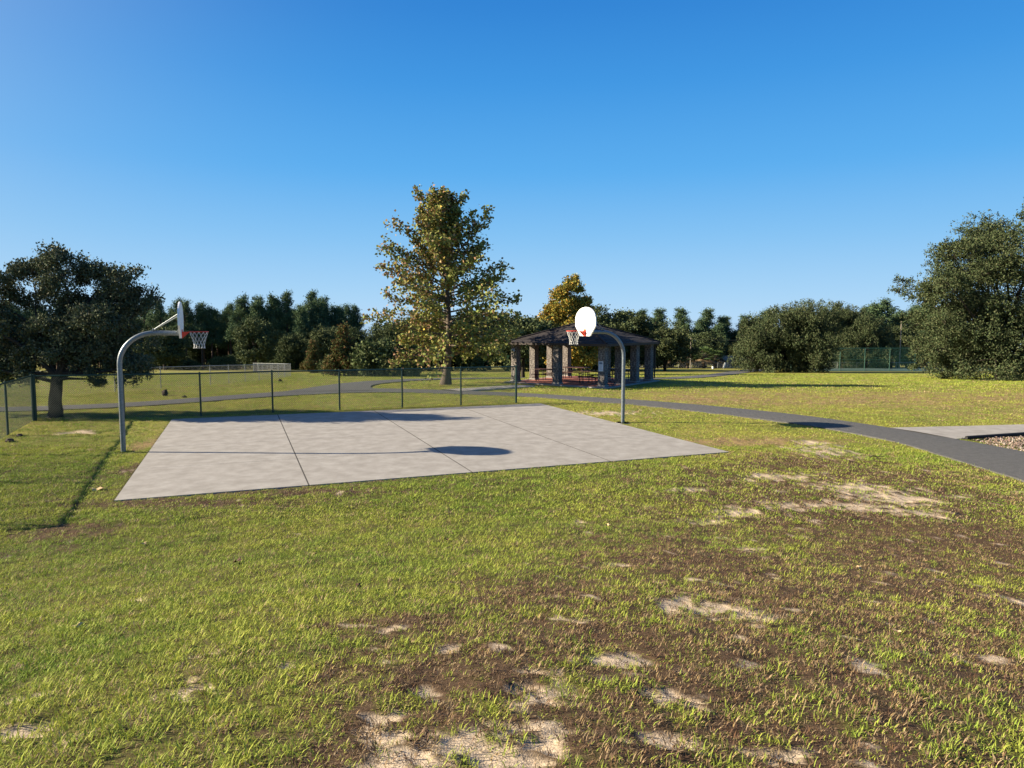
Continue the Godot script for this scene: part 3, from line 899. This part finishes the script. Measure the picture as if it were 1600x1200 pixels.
	for e in spots:
		plant("bush", bush, Vector3(e[0], 0, e[1]), rng.randf() * TAU, Vector3.ONE * float(e[2]), "leafy bush in the thicket between cedar and sycamore", "bush", "bushes in the thicket by the left wood")
	# woods: pines and oaks one by one
	var pines := [pine(12.6, 901), pine(11.4, 902), pine(13.4, 903), pine(10.6, 904)]
	var oaks := [wood_oak(8.4, 4.2, 905, dark), wood_oak(7.2, 3.8, 906, [Color(0.075, 0.093, 0.039), Color(0.060, 0.078, 0.036), Color(0.090, 0.099, 0.045)]), wood_oak(9.0, 3.6, 907, dark)]
	rng.seed = 910
	# left wood
	for row in 4:
		var d: float = [112.0, 121.0, 131.0, 142.0][row]
		var n: int = [25, 26, 26, 26][row]
		for q in n:
			var x := lerpf(-0.79 * d, -0.232 * d, (q + rng.randf_range(0.1, 0.9)) / n)
			if row == 0 and x > -31.0: continue
			var g := rng.randf_range(0.84, 1.04) * lerpf(0.93, 1.04, smooth(-70.0, -38.0, x)) * (1.0 - 0.22 * smooth(-34.0, -27.0, x))
			var said: String = ["tall dark pine in the front row of the left wood", "dark pine top showing behind the front row of the left wood"][mini(row, 1)]
			plant("pine_tree", pines[rng.randi() % 4], Vector3(x, 0, -d - rng.randf_range(0.0, 7.0)), rng.randf() * TAU, Vector3(g * 0.95, g * 1.03, g * 0.95), said, "tree", ["front pines of the wood beyond the left field", "rear pines of the wood beyond the left field"][mini(row, 1)])
	for q in 46:
		var x := lerpf(-118.0, -22.0, (q + rng.randf()) / 46.0)
		var d := (rng.randf_range(126.0, 136.0) if q % 2 == 0 else 152.0) if x < -38.0 else rng.randf_range(95.0, 118.0)
		var g := rng.randf_range(0.62, 0.92) if d < 150.0 else 1.15
		plant("oak_tree", oaks[rng.randi() % 3], Vector3(x, 0, -d), rng.randf() * TAU, Vector3.ONE * g, "dark oak among the pines of the left wood", "tree", "oaks of the wood beyond the left field")
	plant("oak_tree", oaks[0], Vector3(-52.0, 0, -104.0), 1.0, Vector3(1.1, 0.82, 1.1), "dark low oak at the edge of the left wood, below the hoop net")
	for q in 18:
		var x := lerpf(-59.0, -30.0, (q + rng.randf()) / 18.0)
		plant("bush", bush, Vector3(x, 0, -rng.randf_range(106.0, 112.0)), rng.randf() * TAU, Vector3.ONE * rng.randf_range(0.5, 1.0), "low dark bush at the foot of the left wood's pines", "bush", "bushes at the foot of the left wood")
	# centre wood, behind sycamore and pavilion
	for q in 20:
		var x := lerpf(-21.5, 22.0, (q + rng.randf()) / 20.0)
		var g := rng.randf_range(0.92, 1.15)
		plant("oak_tree", oaks[rng.randi() % 3], Vector3(x, 0, -rng.randf_range(96.0, 120.0)), rng.randf() * TAU, Vector3(g * 1.15, g, g * 1.15), "dense dark oak in the wood behind the pavilion", "tree", "oaks of the wood behind the pavilion")
	for q in 9:
		var x := lerpf(-21.0, 14.0, (q + rng.randf()) / 9.0)
		plant("bush", bush, Vector3(x, 0, -95.0 - rng.randf() * 6.0), rng.randf() * TAU, Vector3.ONE * rng.randf_range(1.0, 1.5), "dark undergrowth bush at the edge of the wood behind the pavilion", "bush", "bushes edging the wood behind the pavilion")
	# right wood
	for q in 42:
		var x := lerpf(26.0, 105.0, (q + rng.randf()) / 42.0)
		var g := rng.randf_range(0.84, 1.10) * (1.22 if x > 60.0 else 1.0)
		plant("pine_tree", pines[rng.randi() % 4], Vector3(x, 0, -rng.randf_range(164.0 if x > 40.0 and x < 56.0 else 150.0, 175.0)), rng.randf() * TAU, Vector3(g * 1.3, g, g * 1.3), "green pine in the wood beyond the far right fence", "tree", "pines of the wood beyond the right field")
	for q in 52:
		var x := lerpf(22.0, 105.0, (q + rng.randf()) / 52.0)
		var g := rng.randf_range(0.92, 1.2)
		var back := 22.0 if x > 41.0 and x < 54.0 else 0.0
		plant("oak_tree", oaks[rng.randi() % 3], Vector3(x + back * 0.15, 0, -back - rng.randf_range(146.0, 168.0 - back * 0.8)), rng.randf() * TAU, Vector3(g * 1.3, g, g * 1.3), "green oak in the wood beyond the far right fence", "tree", "oaks of the wood beyond the right field")
	build_palms()

func build_palms() -> void:
	rng.seed = 920
	var w := Shape.new(); var c := Shape.new()
	c.colored = true
	w.tube([Vector3(0, -0.1, 0), Vector3(0.05, 0.8, 0), Vector3(0, 1.6, 0.05)], [0.22, 0.19, 0.2], 8)
	for k in 34:
		var az := k * 2.4
		var el := lerpf(1.25, -0.6, k / 34.0)
		var d := Vector3(cos(az) * cos(el), sin(el), sin(az) * cos(el))
		var hub := Vector3(0, 1.6, 0) + d * rng.randf_range(0.8, 1.15)
		w.tube([Vector3(0, 1.6, 0), hub], [0.02, 0.012], 3, Color.WHITE, false)
		var side := d.cross(Vector3.UP).normalized()
		var up := side.cross(d)
		for b in 15:
			var a := lerpf(-1.5, 1.5, b / 14.0)
			var t := (d * cos(a) + side * sin(a)).normalized()
			var tip := hub + t * rng.randf_range(0.6, 0.8) - Vector3(0, 0.14, 0)
			var e := (side * cos(a) - d * sin(a)) * 0.035
			var col := tint([Color(0.09, 0.13, 0.045), Color(0.07, 0.11, 0.04)]) if k < 28 else tint([Color(0.20, 0.14, 0.08)])
			c.quad(hub, hub + (tip - hub) * 0.5 + e, tip, hub + (tip - hub) * 0.5 - e, col)
	var parts := [w.mesh(M.bark_pale), c.mesh(M.leaf)]
	var spots := [[30.0, -127.0, 1.25, "shrubby fan palm before the far fence, nearest the pavilion"], [34.2, -127.5, 1.35, "fan palm right behind the short utility pole"], [37.3, -127.0, 1.5, "bright green fan palm left of the tan roofed house"], [39.8, -128.0, 1.3, "fan palm beside the white leaning board"]]
	for e in spots:
		plant("fan_palm", parts, Vector3(e[0], 0, e[1] - 8.0), rng.randf() * TAU, Vector3.ONE * float(e[2]), e[3], "palm", "fan palms by the far fence")

# ------------------------------------------------------------------ fences
func chain(len: float, h: float, cell: float, th: float, m: Material) -> ArrayMesh:
	var s := Shape.new()
	var x := -h
	while x < len:
		# one wire each way, cut to the panel
		var y0 := maxf(0.0, -x); var y1 := minf(h, len - x)
		if y1 > y0 + 0.01:
			s.tube([Vector3(x + y0, y0, th * 0.4), Vector3(x + y1, y1, th * 0.4)], [th, th], 3, Color.WHITE, false)
			s.tube([Vector3(len - x - y0, y0, -th * 0.4), Vector3(len - x - y1, y1, -th * 0.4)], [th, th], 3, Color.WHITE, false)
		x += cell
	return s.mesh(m)

func fence(called: String, label: String, posts: Array, h: float, pr: float, cell: float, wire: float, m: Material, mid_rail := false, group := "") -> Node3D:
	var base := Vector3(posts[0][0], height(posts[0][0], posts[0][1]), posts[0][1])
	var o := thing(called, base)
	tag(o, label, "fence", group)
	var shared := {}
	var at := []
	for p in posts: at.append(Vector3(p[0], height(p[0], p[1]) - 0.02, p[1]) - base)
	for k in at.size():
		var s := Shape.new()
		var fat := 1.35 if k == 0 or k == at.size() - 1 else 1.0
		s.tube([Vector3(0, -0.2, 0), Vector3(0, h + 0.03, 0), Vector3(0, h + 0.06, 0)], [pr * fat, pr * fat, pr * 0.4], 8)
		put("post", s.mesh(m), o, at[k])
	for k in at.size() - 1:
		var d: Vector3 = at[k + 1] - at[k]
		var l := d.length()
		var s := Shape.new()
		s.tube([at[k] + Vector3(0, h, 0), at[k + 1] + Vector3(0, h, 0)], [pr * 0.85, pr * 0.85], 8)
		if mid_rail:
			s.tube([at[k] + Vector3(0, h * 0.5, 0), at[k + 1] + Vector3(0, h * 0.5, 0)], [pr * 0.6, pr * 0.6], 6)
			s.tube([at[k] + Vector3(0, 0.1, 0), at[k + 1] + Vector3(0, 0.1, 0)], [pr * 0.6, pr * 0.6], 6)
		put("rail", s.mesh(m), o)
		var key := snappedf(l, 0.05)
		if not shared.has(key): shared[key] = chain(key, h - 0.05, cell, wire, m)
		var w := put("wire_mesh", shared[key], o, at[k] + Vector3(0, 0.03, 0))
		var ax := d / l
		var az := ax.cross(Vector3.UP).normalized()
		w.basis = Basis(ax * (l / key), az.cross(ax), az)
	return o

func spaced(pts: Array, step: float) -> Array:
	var out := []
	for k in pts.size() - 1:
		var a := Vector2(pts[k][0], pts[k][1]); var b := Vector2(pts[k + 1][0], pts[k + 1][1])
		var n := maxi(1, int(round(a.distance_to(b) / step)))
		for j in n:
			var q := a.lerp(b, float(j) / n)
			out.append([q.x, q.y])
	out.append(pts[-1])
	return out

func build_fences() -> void:
	var f0 := COURT_O + CV * (COURT_D + 0.65)
	var posts := []
	posts = [[-15.94, -23.1], [-13.35, -23.78], [-11.0, -24.42]]
	for t in [3.3, 5.7, 8.1, 10.5, 12.9]:
		var p := f0 + CU * float(t)
		posts.append([p.x, p.z])
	fence("chain_link_fence", "dark green chain-link fence along the far edge of the court", posts, 1.53, 0.032, 0.072, 0.0048, M.green_steel)
	var c := Vector2(posts[0][0], posts[0][1])
	var side := []
	var e := Vector2(-10.5, -10.95)
	for t in [0.005, 0.262, 0.51, 0.755, 1.0]:
		var q := c.lerp(e, t) + Vector2(-0.06, 0.0)
		side.append([q.x, q.y])
	for t in [2.9, 5.8]: side.append([e.x - 0.915 * t, e.y + 0.40 * t])
	fence("chain_link_fence", "dark green chain-link fence running from the corner by the live oak", side, 1.53, 0.032, 0.072, 0.0030, M.green_steel)
	fence("field_fence", "thin grey wire fence crossing the left field with a silver corner", spaced([[-30.0, -30.5], [-20.5, -31.5], [-18.6, -36.7], [-17.5, -40.2], [-17.7, -46.0], [-18.4, -53.0], [-20.1, -63.0], [-29.8, -80.0]], 3.0), 1.15, 0.024, 0.10, 0.0015, M.galv_far)
	fence("boundary_fence", "low silver chain-link fence along the far right boundary", spaced([[24.0, -133.0], [53.5, -146.0]], 3.2), 1.25, 0.045, 0.14, 0.004, M.galv_far)
	fence("court_fence", "tall green chain-link court fence beneath the far oaks", spaced([[40.0, -99.5], [59.5, -96.5], [74.0, -95.0]], 3.2), 3.3, 0.05, 0.11, 0.004, M.green_court, true)
	fence("boundary_fence", "low silver chain-link fence seen through the tall green one", spaced([[48.0, -109.0], [74.0, -106.0]], 3.0), 1.3, 0.04, 0.14, 0.004, M.galv_far)
	var s := Shape.new()
	s.box(Vector3(60, -0.12, -102), Vector3(30, 0.12, 11), 0.01, Basis(Vector3.UP, 0.1))
	var o := put("tennis_court", s.mesh(mat(lin(0.03, 0.06, 0.05), 0.8)), null, Vector3(0, land(60, -97.0) - 0.05, 0))
	tag(o, "green surfaced play court inside the tall green fence", "court", "", "structure")

# ------------------------------------------------------------------ hoops
func build_hoops() -> void:
	var spots := [[Vector3(-9.80, -0.03, -17.34), -COURT_A, "grey gooseneck basketball hoop on the left, its backboard seen edge-on"], [Vector3(3.67, -0.03, -22.84), -COURT_A + PI, "grey gooseneck basketball hoop before the pavilion, its white fan backboard sunlit"]]
	var proto: Node3D = null
	for sp in spots:
		if proto != null:
			var o: Node3D = proto.duplicate()
			o.name = numbered("basketball_hoop"); add_child(o, true)
			o.position = sp[0]; o.rotation.y = sp[1]
			tag(o, sp[2], "basketball hoop", "basketball hoops of the court")
			continue
		var t := thing("basketball_hoop", sp[0], sp[1])
		proto = t
		tag(t, sp[2], "basketball hoop", "basketball hoops of the court")
		var s := Shape.new()
		var pts := [Vector3(0, -0.1, 0), Vector3(0, 1.2, 0), Vector3(0, 2.22, 0)]
		for k in range(1, 13):
			var a := PI / 2 * k / 12.0
			pts.append(Vector3(0.80 * (1.0 - cos(a)), 2.22 + 0.80 * sin(a), 0))
		pts.append(Vector3(1.38, 3.01, 0))
		var rad := []
		for k in pts.size(): rad.append(0.061)
		s.tube(pts, rad, 20)
		put("pole", s.mesh(M.galv), t)
		s = Shape.new()
		s.tube([Vector3(0.77, 3.02, 0), Vector3(0.83, 3.02, 0)], [0.068, 0.068], 20)
		s.box(Vector3(0.80, 3.105, 0), Vector3(0.07, 0.05, 0.12), 0.008)
		put("clamp", s.mesh(M.galv), t)
		for q in [-1.0, 1.0]:
			s = Shape.new()
			s.tube([Vector3(0.80, 3.10, q * 0.05), Vector3(1.40, 3.50, q * 0.40)], [0.014, 0.014], 8)
			put("brace", s.mesh(M.galv), t)
			s = Shape.new()
			s.tube([Vector3(1.30, 3.02, q * 0.03), Vector3(1.40, 3.12, q * 0.30)], [0.014, 0.014], 8)
			put("brace", s.mesh(M.galv), t)
		s = Shape.new()
		var poly := PackedVector2Array([Vector2(-0.33, -0.155), Vector2(0.33, -0.155), Vector2(0.685, 0.16), Vector2(0.685, 0.36)])
		for k in range(1, 16):
			var a := PI * k / 16.0
			poly.append(Vector2(0.685 * cos(a), 0.36 + 0.395 * sin(a)))
		poly.append(Vector2(-0.685, 0.36)); poly.append(Vector2(-0.685, 0.16))
		var fr := Transform3D(Basis(Vector3(0, 0, -1), Vector3(0, 1, 0), Vector3(1, 0, 0)), Vector3(1.43, 3.05, 0))
		s.prism(poly, 0.02, fr)
		var board := put("backboard", s.mesh(M.white_paint), t)
		s = Shape.new()
		for k in poly.size():
			var p := fr * Vector3(poly[k].x, poly[k].y, -0.016); var q := fr * Vector3(poly[(k + 1) % poly.size()].x, poly[(k + 1) % poly.size()].y, -0.016)
			s.box((p + q) / 2.0, Vector3(0.035, (q - p).length(), 0.018), 0.0, Basis(Vector3(1, 0, 0), (q - p).normalized(), Vector3(1, 0, 0).cross((q - p).normalized())))
		put("flange", s.mesh(M.white_paint), board)
		s = Shape.new()
		s.box(Vector3(1.448, 3.0, 0), Vector3(0.014, 0.22, 0.17), 0.003)
		var tri := PackedVector2Array([Vector2(1.45, 2.89), Vector2(1.62, 3.045), Vector2(1.45, 3.045)])
		s.prism(tri, 0.012, Transform3D(Basis.IDENTITY, Vector3(0, 0, 0.06)))
		s.prism(tri, 0.012, Transform3D(Basis.IDENTITY, Vector3(0, 0, -0.06)))
		s.box(Vector3(1.53, 3.043, 0), Vector3(0.16, 0.012, 0.17), 0.003)
		put("bracket", s.mesh(M.orange), t)
		s = Shape.new()
		var ring := []; var rr := []
		for k in 33:
			var a := TAU * k / 32.0 + PI
			ring.append(Vector3(1.835 + 0.229 * cos(a), 3.05, 0.229 * sin(a))); rr.append(0.011)
		s.tube(ring, rr, 8, Color.WHITE, false)
		var rim := put("rim", s.mesh(M.orange), t)
		s = Shape.new()
		var ys := [3.035, 2.95, 2.86, 2.77, 2.69, 2.62]
		var rs := [0.222, 0.195, 0.165, 0.140, 0.130, 0.140]
		for k in 12:
			for sg in [-1.0, 1.0]:
				var line := []; var lr := []
				for j in 6:
					var a: float = TAU * (k + sg * 0.5 * (j % 2)) / 12.0 if j < 5 else TAU * (k + sg * 0.25) / 12.0
					line.append(Vector3(1.835 + rs[j] * cos(a), ys[j], rs[j] * sin(a))); lr.append(0.0032)
				s.tube(line, lr, 4, Color.WHITE, false)
		put("net", s.mesh(M.net), t)
		s = Shape.new()
		s.tube([Vector3(0, -0.15, 0), Vector3(0, 0.015, 0), Vector3(0, 0.03, 0)], [0.26, 0.26, 0.23], 16)
		put("footing", s.mesh(M.concrete), t)

# ------------------------------------------------------------------ far and small things
func build_far_things() -> void:
	var s: Shape
	for e in [[33.9, -132.0, 6.0, "short wooden utility pole before the far palms"], [64.7, -116.0, 8.2, "tall pale utility pole behind the green court fence"]]:
		var o := thing("utility_pole", Vector3(e[0], land(e[0], e[1]) - 0.1, e[1]))
		s = Shape.new()
		s.tube([Vector3.ZERO, Vector3(0, e[2], 0)], [0.10, 0.075], 8)
		put("pole", s.mesh(M.pole_wood), o)
		s = Shape.new()
		s.box(Vector3(0.35, e[2] - 0.5, 0), Vector3(0.7, 0.08, 0.08), 0.01)
		s.box(Vector3(0.75, e[2] - 0.52, 0), Vector3(0.4, 0.12, 0.2), 0.03)
		put("lamp_arm", s.mesh(M.galv_far), o)
		tag(o, e[3], "utility pole", "utility poles beyond the right field")
	s = Shape.new()
	var pts := []; var rad := []
	for k in 13:
		var t := k / 12.0
		pts.append(Vector3(lerpf(33.9, 64.7, t), lerpf(land(33.9, -132.0) + 5.6, land(64.7, -116.0) + 6.2, t) - 0.7 * sin(PI * t), lerpf(-132.0, -116.0, t))); rad.append(0.02)
	s.tube(pts, rad, 4)
	var wire := put("overhead_wire", s.mesh(M.rubber))
	tag(wire, "thin dark overhead wire strung between the two utility poles", "wire")
	# a house behind the boundary
	var hx := 49.0; var hz := -152.0
	var h := thing("house", Vector3(hx, land(hx, hz), hz), 0.15)
	h.scale = Vector3(0.8, 0.66, 0.8)
	s = Shape.new(); s.box(Vector3(0, 1.3, 0), Vector3(9, 2.6, 6), 0.02); put("wall", s.mesh(M.wall_tan), h)
	s = Shape.new()
	var a := Vector3(-5, 2.6, 3.6); var b := Vector3(5, 2.6, 3.6); var c := Vector3(4.6, 4.1, 0); var d := Vector3(-4.6, 4.1, 0)
	s.quad(a, b, c, d); s.quad(Vector3(5, 2.6, -3.6), Vector3(-5, 2.6, -3.6), d, c)
	s.tri(b, Vector3(5, 2.6, -3.6), c); s.tri(Vector3(-5, 2.6, -3.6), a, d)
	s.quad(a, Vector3(-5, 2.6, -3.6), Vector3(5, 2.6, -3.6), b)
	put("roof", s.mesh(M.roof_tan), h)
	for q in [-2.6, 2.4]:
		s = Shape.new(); s.box(Vector3(q, 1.5, 3.02), Vector3(1.4, 1.1, 0.08), 0.01); put("window", s.mesh(mat(Color(0.12, 0.14, 0.16), 0.2)), h)
	s = Shape.new(); s.box(Vector3(0.2, 1.05, 3.02), Vector3(0.95, 2.1, 0.08), 0.01); put("door", s.mesh(M.wood_dark), h)
	tag(h, "low house with tan roof beyond the far fence", "house")
	# white things by the boundary fence
	var wb := thing("white_board", Vector3(40.3, land(40.3, -132.0), -132.0), 0.3)
	s = Shape.new(); s.box(Vector3(0.1, 0.62, 0), Vector3(0.34, 1.1, 0.05), 0.01, Basis(Vector3.BACK, -0.35)); put("panel", s.mesh(M.white_paint), wb)
	s = Shape.new(); s.tube([Vector3(-0.05, -0.1, -0.06), Vector3(0.12, 0.75, -0.06)], [0.03, 0.03], 6); put("stake", s.mesh(M.galv_far), wb)
	tag(wb, "small white board leaning before the far fence", "board")
	var bucket := Shape.new()
	bucket.tube([Vector3(0, 0, 0), Vector3(0, 0.42, 0), Vector3(0, 0.45, 0)], [0.17, 0.21, 0.19], 12)
	var bo := put("white_bucket", bucket.mesh(M.white_paint), null, Vector3(37.9, land(37.9, -131.0), -131.0))
	tag(bo, "small white tub standing before the far fence", "tub")

func lump(r: float, squash: float, seed_: int) -> Shape:
	var s := Shape.new()
	rng.seed = seed_
	var off := Vector3(seed_ * 3.7, 0, 0)
	var P := func(i: int, j: int) -> Vector3:
		var a := TAU * (i % 10) / 10.0; var b := PI * j / 6.0 - PI / 2
		var d := Vector3(cos(a) * cos(b), sin(b), sin(a) * cos(b))
		return Vector3(d.x, d.y * squash, d.z) * r * (1.0 + 0.5 * noise_a.get_noise_3dv(d * 3.0 + off))
	for i in 10:
		for j in 6:
			s.quad(P.call(i, j), P.call(i, j + 1), P.call(i + 1, j + 1), P.call(i + 1, j))
	return s

func build_small_things() -> void:
	var o: MeshInstance3D
	o = put("tree_stump", lump(0.13, 1.5, 5).mesh(M.wood_dark), null, Vector3(-16.0, 0.05, -31.9))
	tag(o, "small dark upright stump on the grass above the left path", "stump")
	o = put("dark_rock", lump(0.10, 0.8, 6).mesh(M.wood_dark), null, Vector3(-14.56, 0.0, -30.75))
	tag(o, "small dark lump on the grass edge of the left path", "rock")
	o = put("dark_rock", lump(0.14, 1.0, 7).mesh(M.wood_dark), null, Vector3(-15.85, land(-15.85, -47.4) + 0.02, -47.4))
	tag(o, "small dark lump in the far left field near the silver fence", "rock")
	for e in [[-13.75, -18.86, 0.10, "dark clod of soil at the foot of the left fence"], [-14.15, -19.8, 0.08, "smaller clod of soil beside the left fence post"]]:
		o = put("soil_clod", lump(e[2], 0.7, 9).mesh(M.wood_dark), null, Vector3(e[0], height(e[0], e[1]) + 0.02, e[1]))
		tag(o, e[3], "clod")
	# stick
	var s := Shape.new()
	var y := height(8.74, -16.45) + 0.05
	s.tube([Vector3(8.55, y, -16.40), Vector3(8.64, y + 0.03, -16.46), Vector3(8.75, y + 0.01, -16.44), Vector3(8.9, y + 0.02, -16.47)], [0.008, 0.013, 0.012, 0.007], 6)
	o = put("fallen_stick", s.mesh(M.wood_dark))
	tag(o, "short dark stick lying on the grass near the path", "stick")
	# fallen leaves
	rng.seed = 66
	var leaves := [[-8.07, -13.28, 0.13, "pale", "large pale dry leaf on the grass left of the court corner"], [-3.35, -8.29, 0.07, "dark", "dark brown curled leaf on the open lawn"], [-3.62, -5.6, 0.05, "pale", "small pale leaf in the left foreground grass"], [-1.5, -6.6, 0.05, "dark", ""], [2.6, -7.4, 0.05, "dark", ""], [-5.2, -9.6, 0.05, "pale", ""], [1.5, -10.5, 0.05, "pale", ""], [4.2, -8.2, 0.05, "pale", ""], [-0.9, -9.4, 0.045, "dark", ""], [3.1, -5.4, 0.045, "pale", ""]]
	for e in leaves:
		s = Shape.new()
		var r: float = e[2]
		var b := Basis(Vector3.UP, rng.randf() * TAU) * Basis(Vector3.RIGHT, rng.randf_range(-0.5, 0.5))
		var rim := []
		for k in 12:
			var a := TAU * k / 12.0
			var q := r * (0.8 + 0.35 * cos(a * 5.0)) * (1.0 if k != 6 else 1.3)
			rim.append(b * Vector3(cos(a) * q, 0.25 * r * cos(a * 2.0), sin(a) * q * 0.75))
		for k in 12: s.tri(Vector3.ZERO, rim[(k + 1) % 12], rim[k])
		var m := mat(Color(0.74, 0.62, 0.46), 0.8) if e[3] == "pale" else mat(Color(0.30, 0.19, 0.12), 0.8)
		o = put("fallen_leaf", s.mesh(m), null, Vector3(e[0], height(e[0], e[1]) + 0.035, e[1]))
		tag(o, e[4] if e[4] != "" else "small dry %s leaf lying in the lawn" % ("straw coloured" if e[3] == "pale" else "brown"), "leaf", "fallen leaves on the lawn")

# ------------------------------------------------------------------ grass
func tuft(blades: int, h: float, w: float, spread: float, flop: float, seed_: int) -> ArrayMesh:
	rng.seed = seed_
	var s := Shape.new()
	s.colored = true
	for k in blades:
		var a := rng.randf() * TAU
		var root := Vector3(rng.randfn(), 0, rng.randfn()) * spread * 0.5
		var out := Vector3(cos(a), 0, sin(a))
		var side := Vector3(-out.z, 0, out.x) * w * rng.randf_range(0.7, 1.2)
		var l := h * rng.randf_range(0.55, 1.15)
		var f := flop * rng.randf_range(0.4, 1.3)
		var b0 := minf(f * rng.randf_range(0.65, 0.95), 1.45); var b1 := minf(f * rng.randf_range(0.9, 1.35), 1.75)
		var p1 := root + (Vector3.UP * cos(b0) + out * sin(b0)) * l * 0.5
		var p2 := p1 + (Vector3.UP * cos(b1) + out * sin(b1)) * l * 0.5
		# blades differ: some yellowed, some straw
		var o := rng.randf()
		var col := Color(1, 1, 1) if o < 0.62 else Color(1.35, 1.15, 0.9) if o < 0.86 else Color(1.9, 1.45, 1.7)
		col = col * rng.randf_range(0.8, 1.15)
		s.quad(root - side * 0.6 - Vector3(0, 0.01, 0), root + side * 0.6 - Vector3(0, 0.01, 0), p1 + side, p1 - side, col)
		s.tri(p1 - side, p1 + side, p2, col)
	return s.mesh(M.grass)

func paved(x: float, z: float) -> bool:
	if z > -30.0 and court_out(x, z) < 0.0: return true
	var q := Vector2(x, z)
	for k in polys.size():
		if boxes[k].has_point(q) and Geometry2D.is_point_in_polygon(q, polys[k]): return true
	return false

var boxes := []

func scatter(o: Node3D, called: String, meshes: Array, items: Array) -> void:
	# items: [transform, colour]
	for v in meshes.size():
		var mine := []
		for k in range(v, items.size(), meshes.size()): mine.append(items[k])
		var mm := MultiMesh.new()
		mm.transform_format = MultiMesh.TRANSFORM_3D
		mm.use_colors = true
		mm.mesh = meshes[v]
		mm.instance_count = mine.size()
		for k in mine.size():
			mm.set_instance_transform(k, mine[k][0])
			mm.set_instance_color(k, mine[k][1])
		var n := MultiMeshInstance3D.new()
		n.multimesh = mm
		n.name = called
		o.add_child(n, true)
		n.set_meta("kind", "stuff")

func build_grass() -> void:
	for p in polys:
		var b := Rect2(p[0], Vector2.ZERO)
		for q in p: b = b.expand(q)
		boxes.append(b)
	var green := []; var dead := []; var midg := []; var farg := []
	var g_lush := Color(0.205, 0.290, 0.044); var g_yel := Color(0.375, 0.400, 0.070)
	var g_dead := Color(0.125, 0.070, 0.046); var g_straw := Color(0.40, 0.30, 0.17); var g_rust := Color(0.32, 0.215, 0.10)
	var bands := [[2.2, 6.5, 0.032], [6.5, 11.0, 0.042], [11.0, 18.0, 0.052], [18.0, 34.0, 0.125], [34.0, 80.0, 0.34]]
	rng.seed = 4242
	for bi in bands.size():
		var z0: float = bands[bi][0]; var z1: float = bands[bi][1]; var st: float = bands[bi][2]
		var d := z0
		while d < z1:
			var reach := 0.80 * d + 1.2
			var x := -reach
			while x < reach:
				var px := x + rng.randf() * st; var pz := -(d + rng.randf() * st)
				x += st
				var c := cover(px, pz)
				if rng.randf() < c.x * 0.78 + c.y * 0.03: continue
				if paved(px, pz): continue
				var lumpy := noise_b.get_noise_2d(px * 22.0, pz * 22.0) + 0.6 * noise_a.get_noise_2d(px * 7.0 + 5.0, pz * 7.0)
				if bi < 3 and lumpy < -0.38 + 0.14 * rng.randf(): continue
				var k := rng.randf_range(0.65, 1.25) * (1.0 + 0.45 * lumpy)
				var b := Basis(Vector3.UP, rng.randf() * TAU)
				var at := Vector3(px, (height(px, pz) if pz > -34.0 else land(px, pz)) - 0.004, pz)
				var brown := rng.randf() < maxf(maxf(c.y * 0.88, c.x * 0.8), 0.10)
				var col := g_yel.lerp(g_lush, clampf(c.z + rng.randf_range(-0.35, 0.35), 0.0, 1.0))
				if brown:
					col = (Color(0.075, 0.042, 0.03) if rng.randf() < 0.3 else g_dead).lerp(g_straw, pow(rng.randf(), 2.0)) if bi < 2 or px < 9.0 and bi == 2 else g_rust.lerp(g_straw, rng.randf())
				elif rng.randf() < 0.09: col = g_straw
				col = col * rng.randf_range(0.85, 1.15)
				col.a = 1.0
				var edge := court_out(px, pz)
				if edge < 0.25: k *= 0.75
				if bi < 2:
					if brown: dead.append([Transform3D(b.scaled(Vector3(k, k * 0.75, k)), at), col])
					else: green.append([Transform3D(b.scaled(Vector3.ONE * k * (1.0 - 0.35 * c.y)), at), col])
				elif bi < 4:
					var w := 1.0 if bi == 2 else 1.35
					midg.append([Transform3D(b.scaled(Vector3(k * w, k * (0.55 if brown else 0.85), k * w)), at), col])
				else: farg.append([Transform3D(b.scaled(Vector3(k, k * (0.6 if brown else 0.9), k)), at), col])
			d += st
	var o := thing("grass", Vector3.ZERO)
	tag(o, "short yellow green lawn grass with browned and bare patches", "grass", "", "stuff")
	scatter(o, "green_blades", [tuft(9, 0.054, 0.0023, 0.05, 1.0, 1), tuft(8, 0.062, 0.0025, 0.055, 1.25, 2), tuft(9, 0.046, 0.0023, 0.05, 1.3, 3), tuft(7, 0.060, 0.0024, 0.055, 1.25, 14), tuft(9, 0.042, 0.0027, 0.055, 1.5, 15)], green)
	scatter(o, "dry_blades", [tuft(9, 0.044, 0.0022, 0.055, 1.3, 4), tuft(10, 0.034, 0.0028, 0.055, 1.5, 5), tuft(7, 0.060, 0.0018, 0.055, 1.1, 16)], dead)
	scatter(o, "lawn_tufts", [tuft(11, 0.056, 0.0040, 0.085, 1.1, 6), tuft(11, 0.050, 0.0043, 0.09, 1.3, 7), tuft(9, 0.07, 0.0038, 0.09, 1.0, 17)], midg)
	scatter(o, "field_tufts", [tuft(12, 0.085, 0.012, 0.30, 1.0, 8), tuft(12, 0.075, 0.013, 0.32, 1.2, 9)], farg)
	print(green.size(), " ", dead.size(), " ", midg.size(), " ", farg.size())
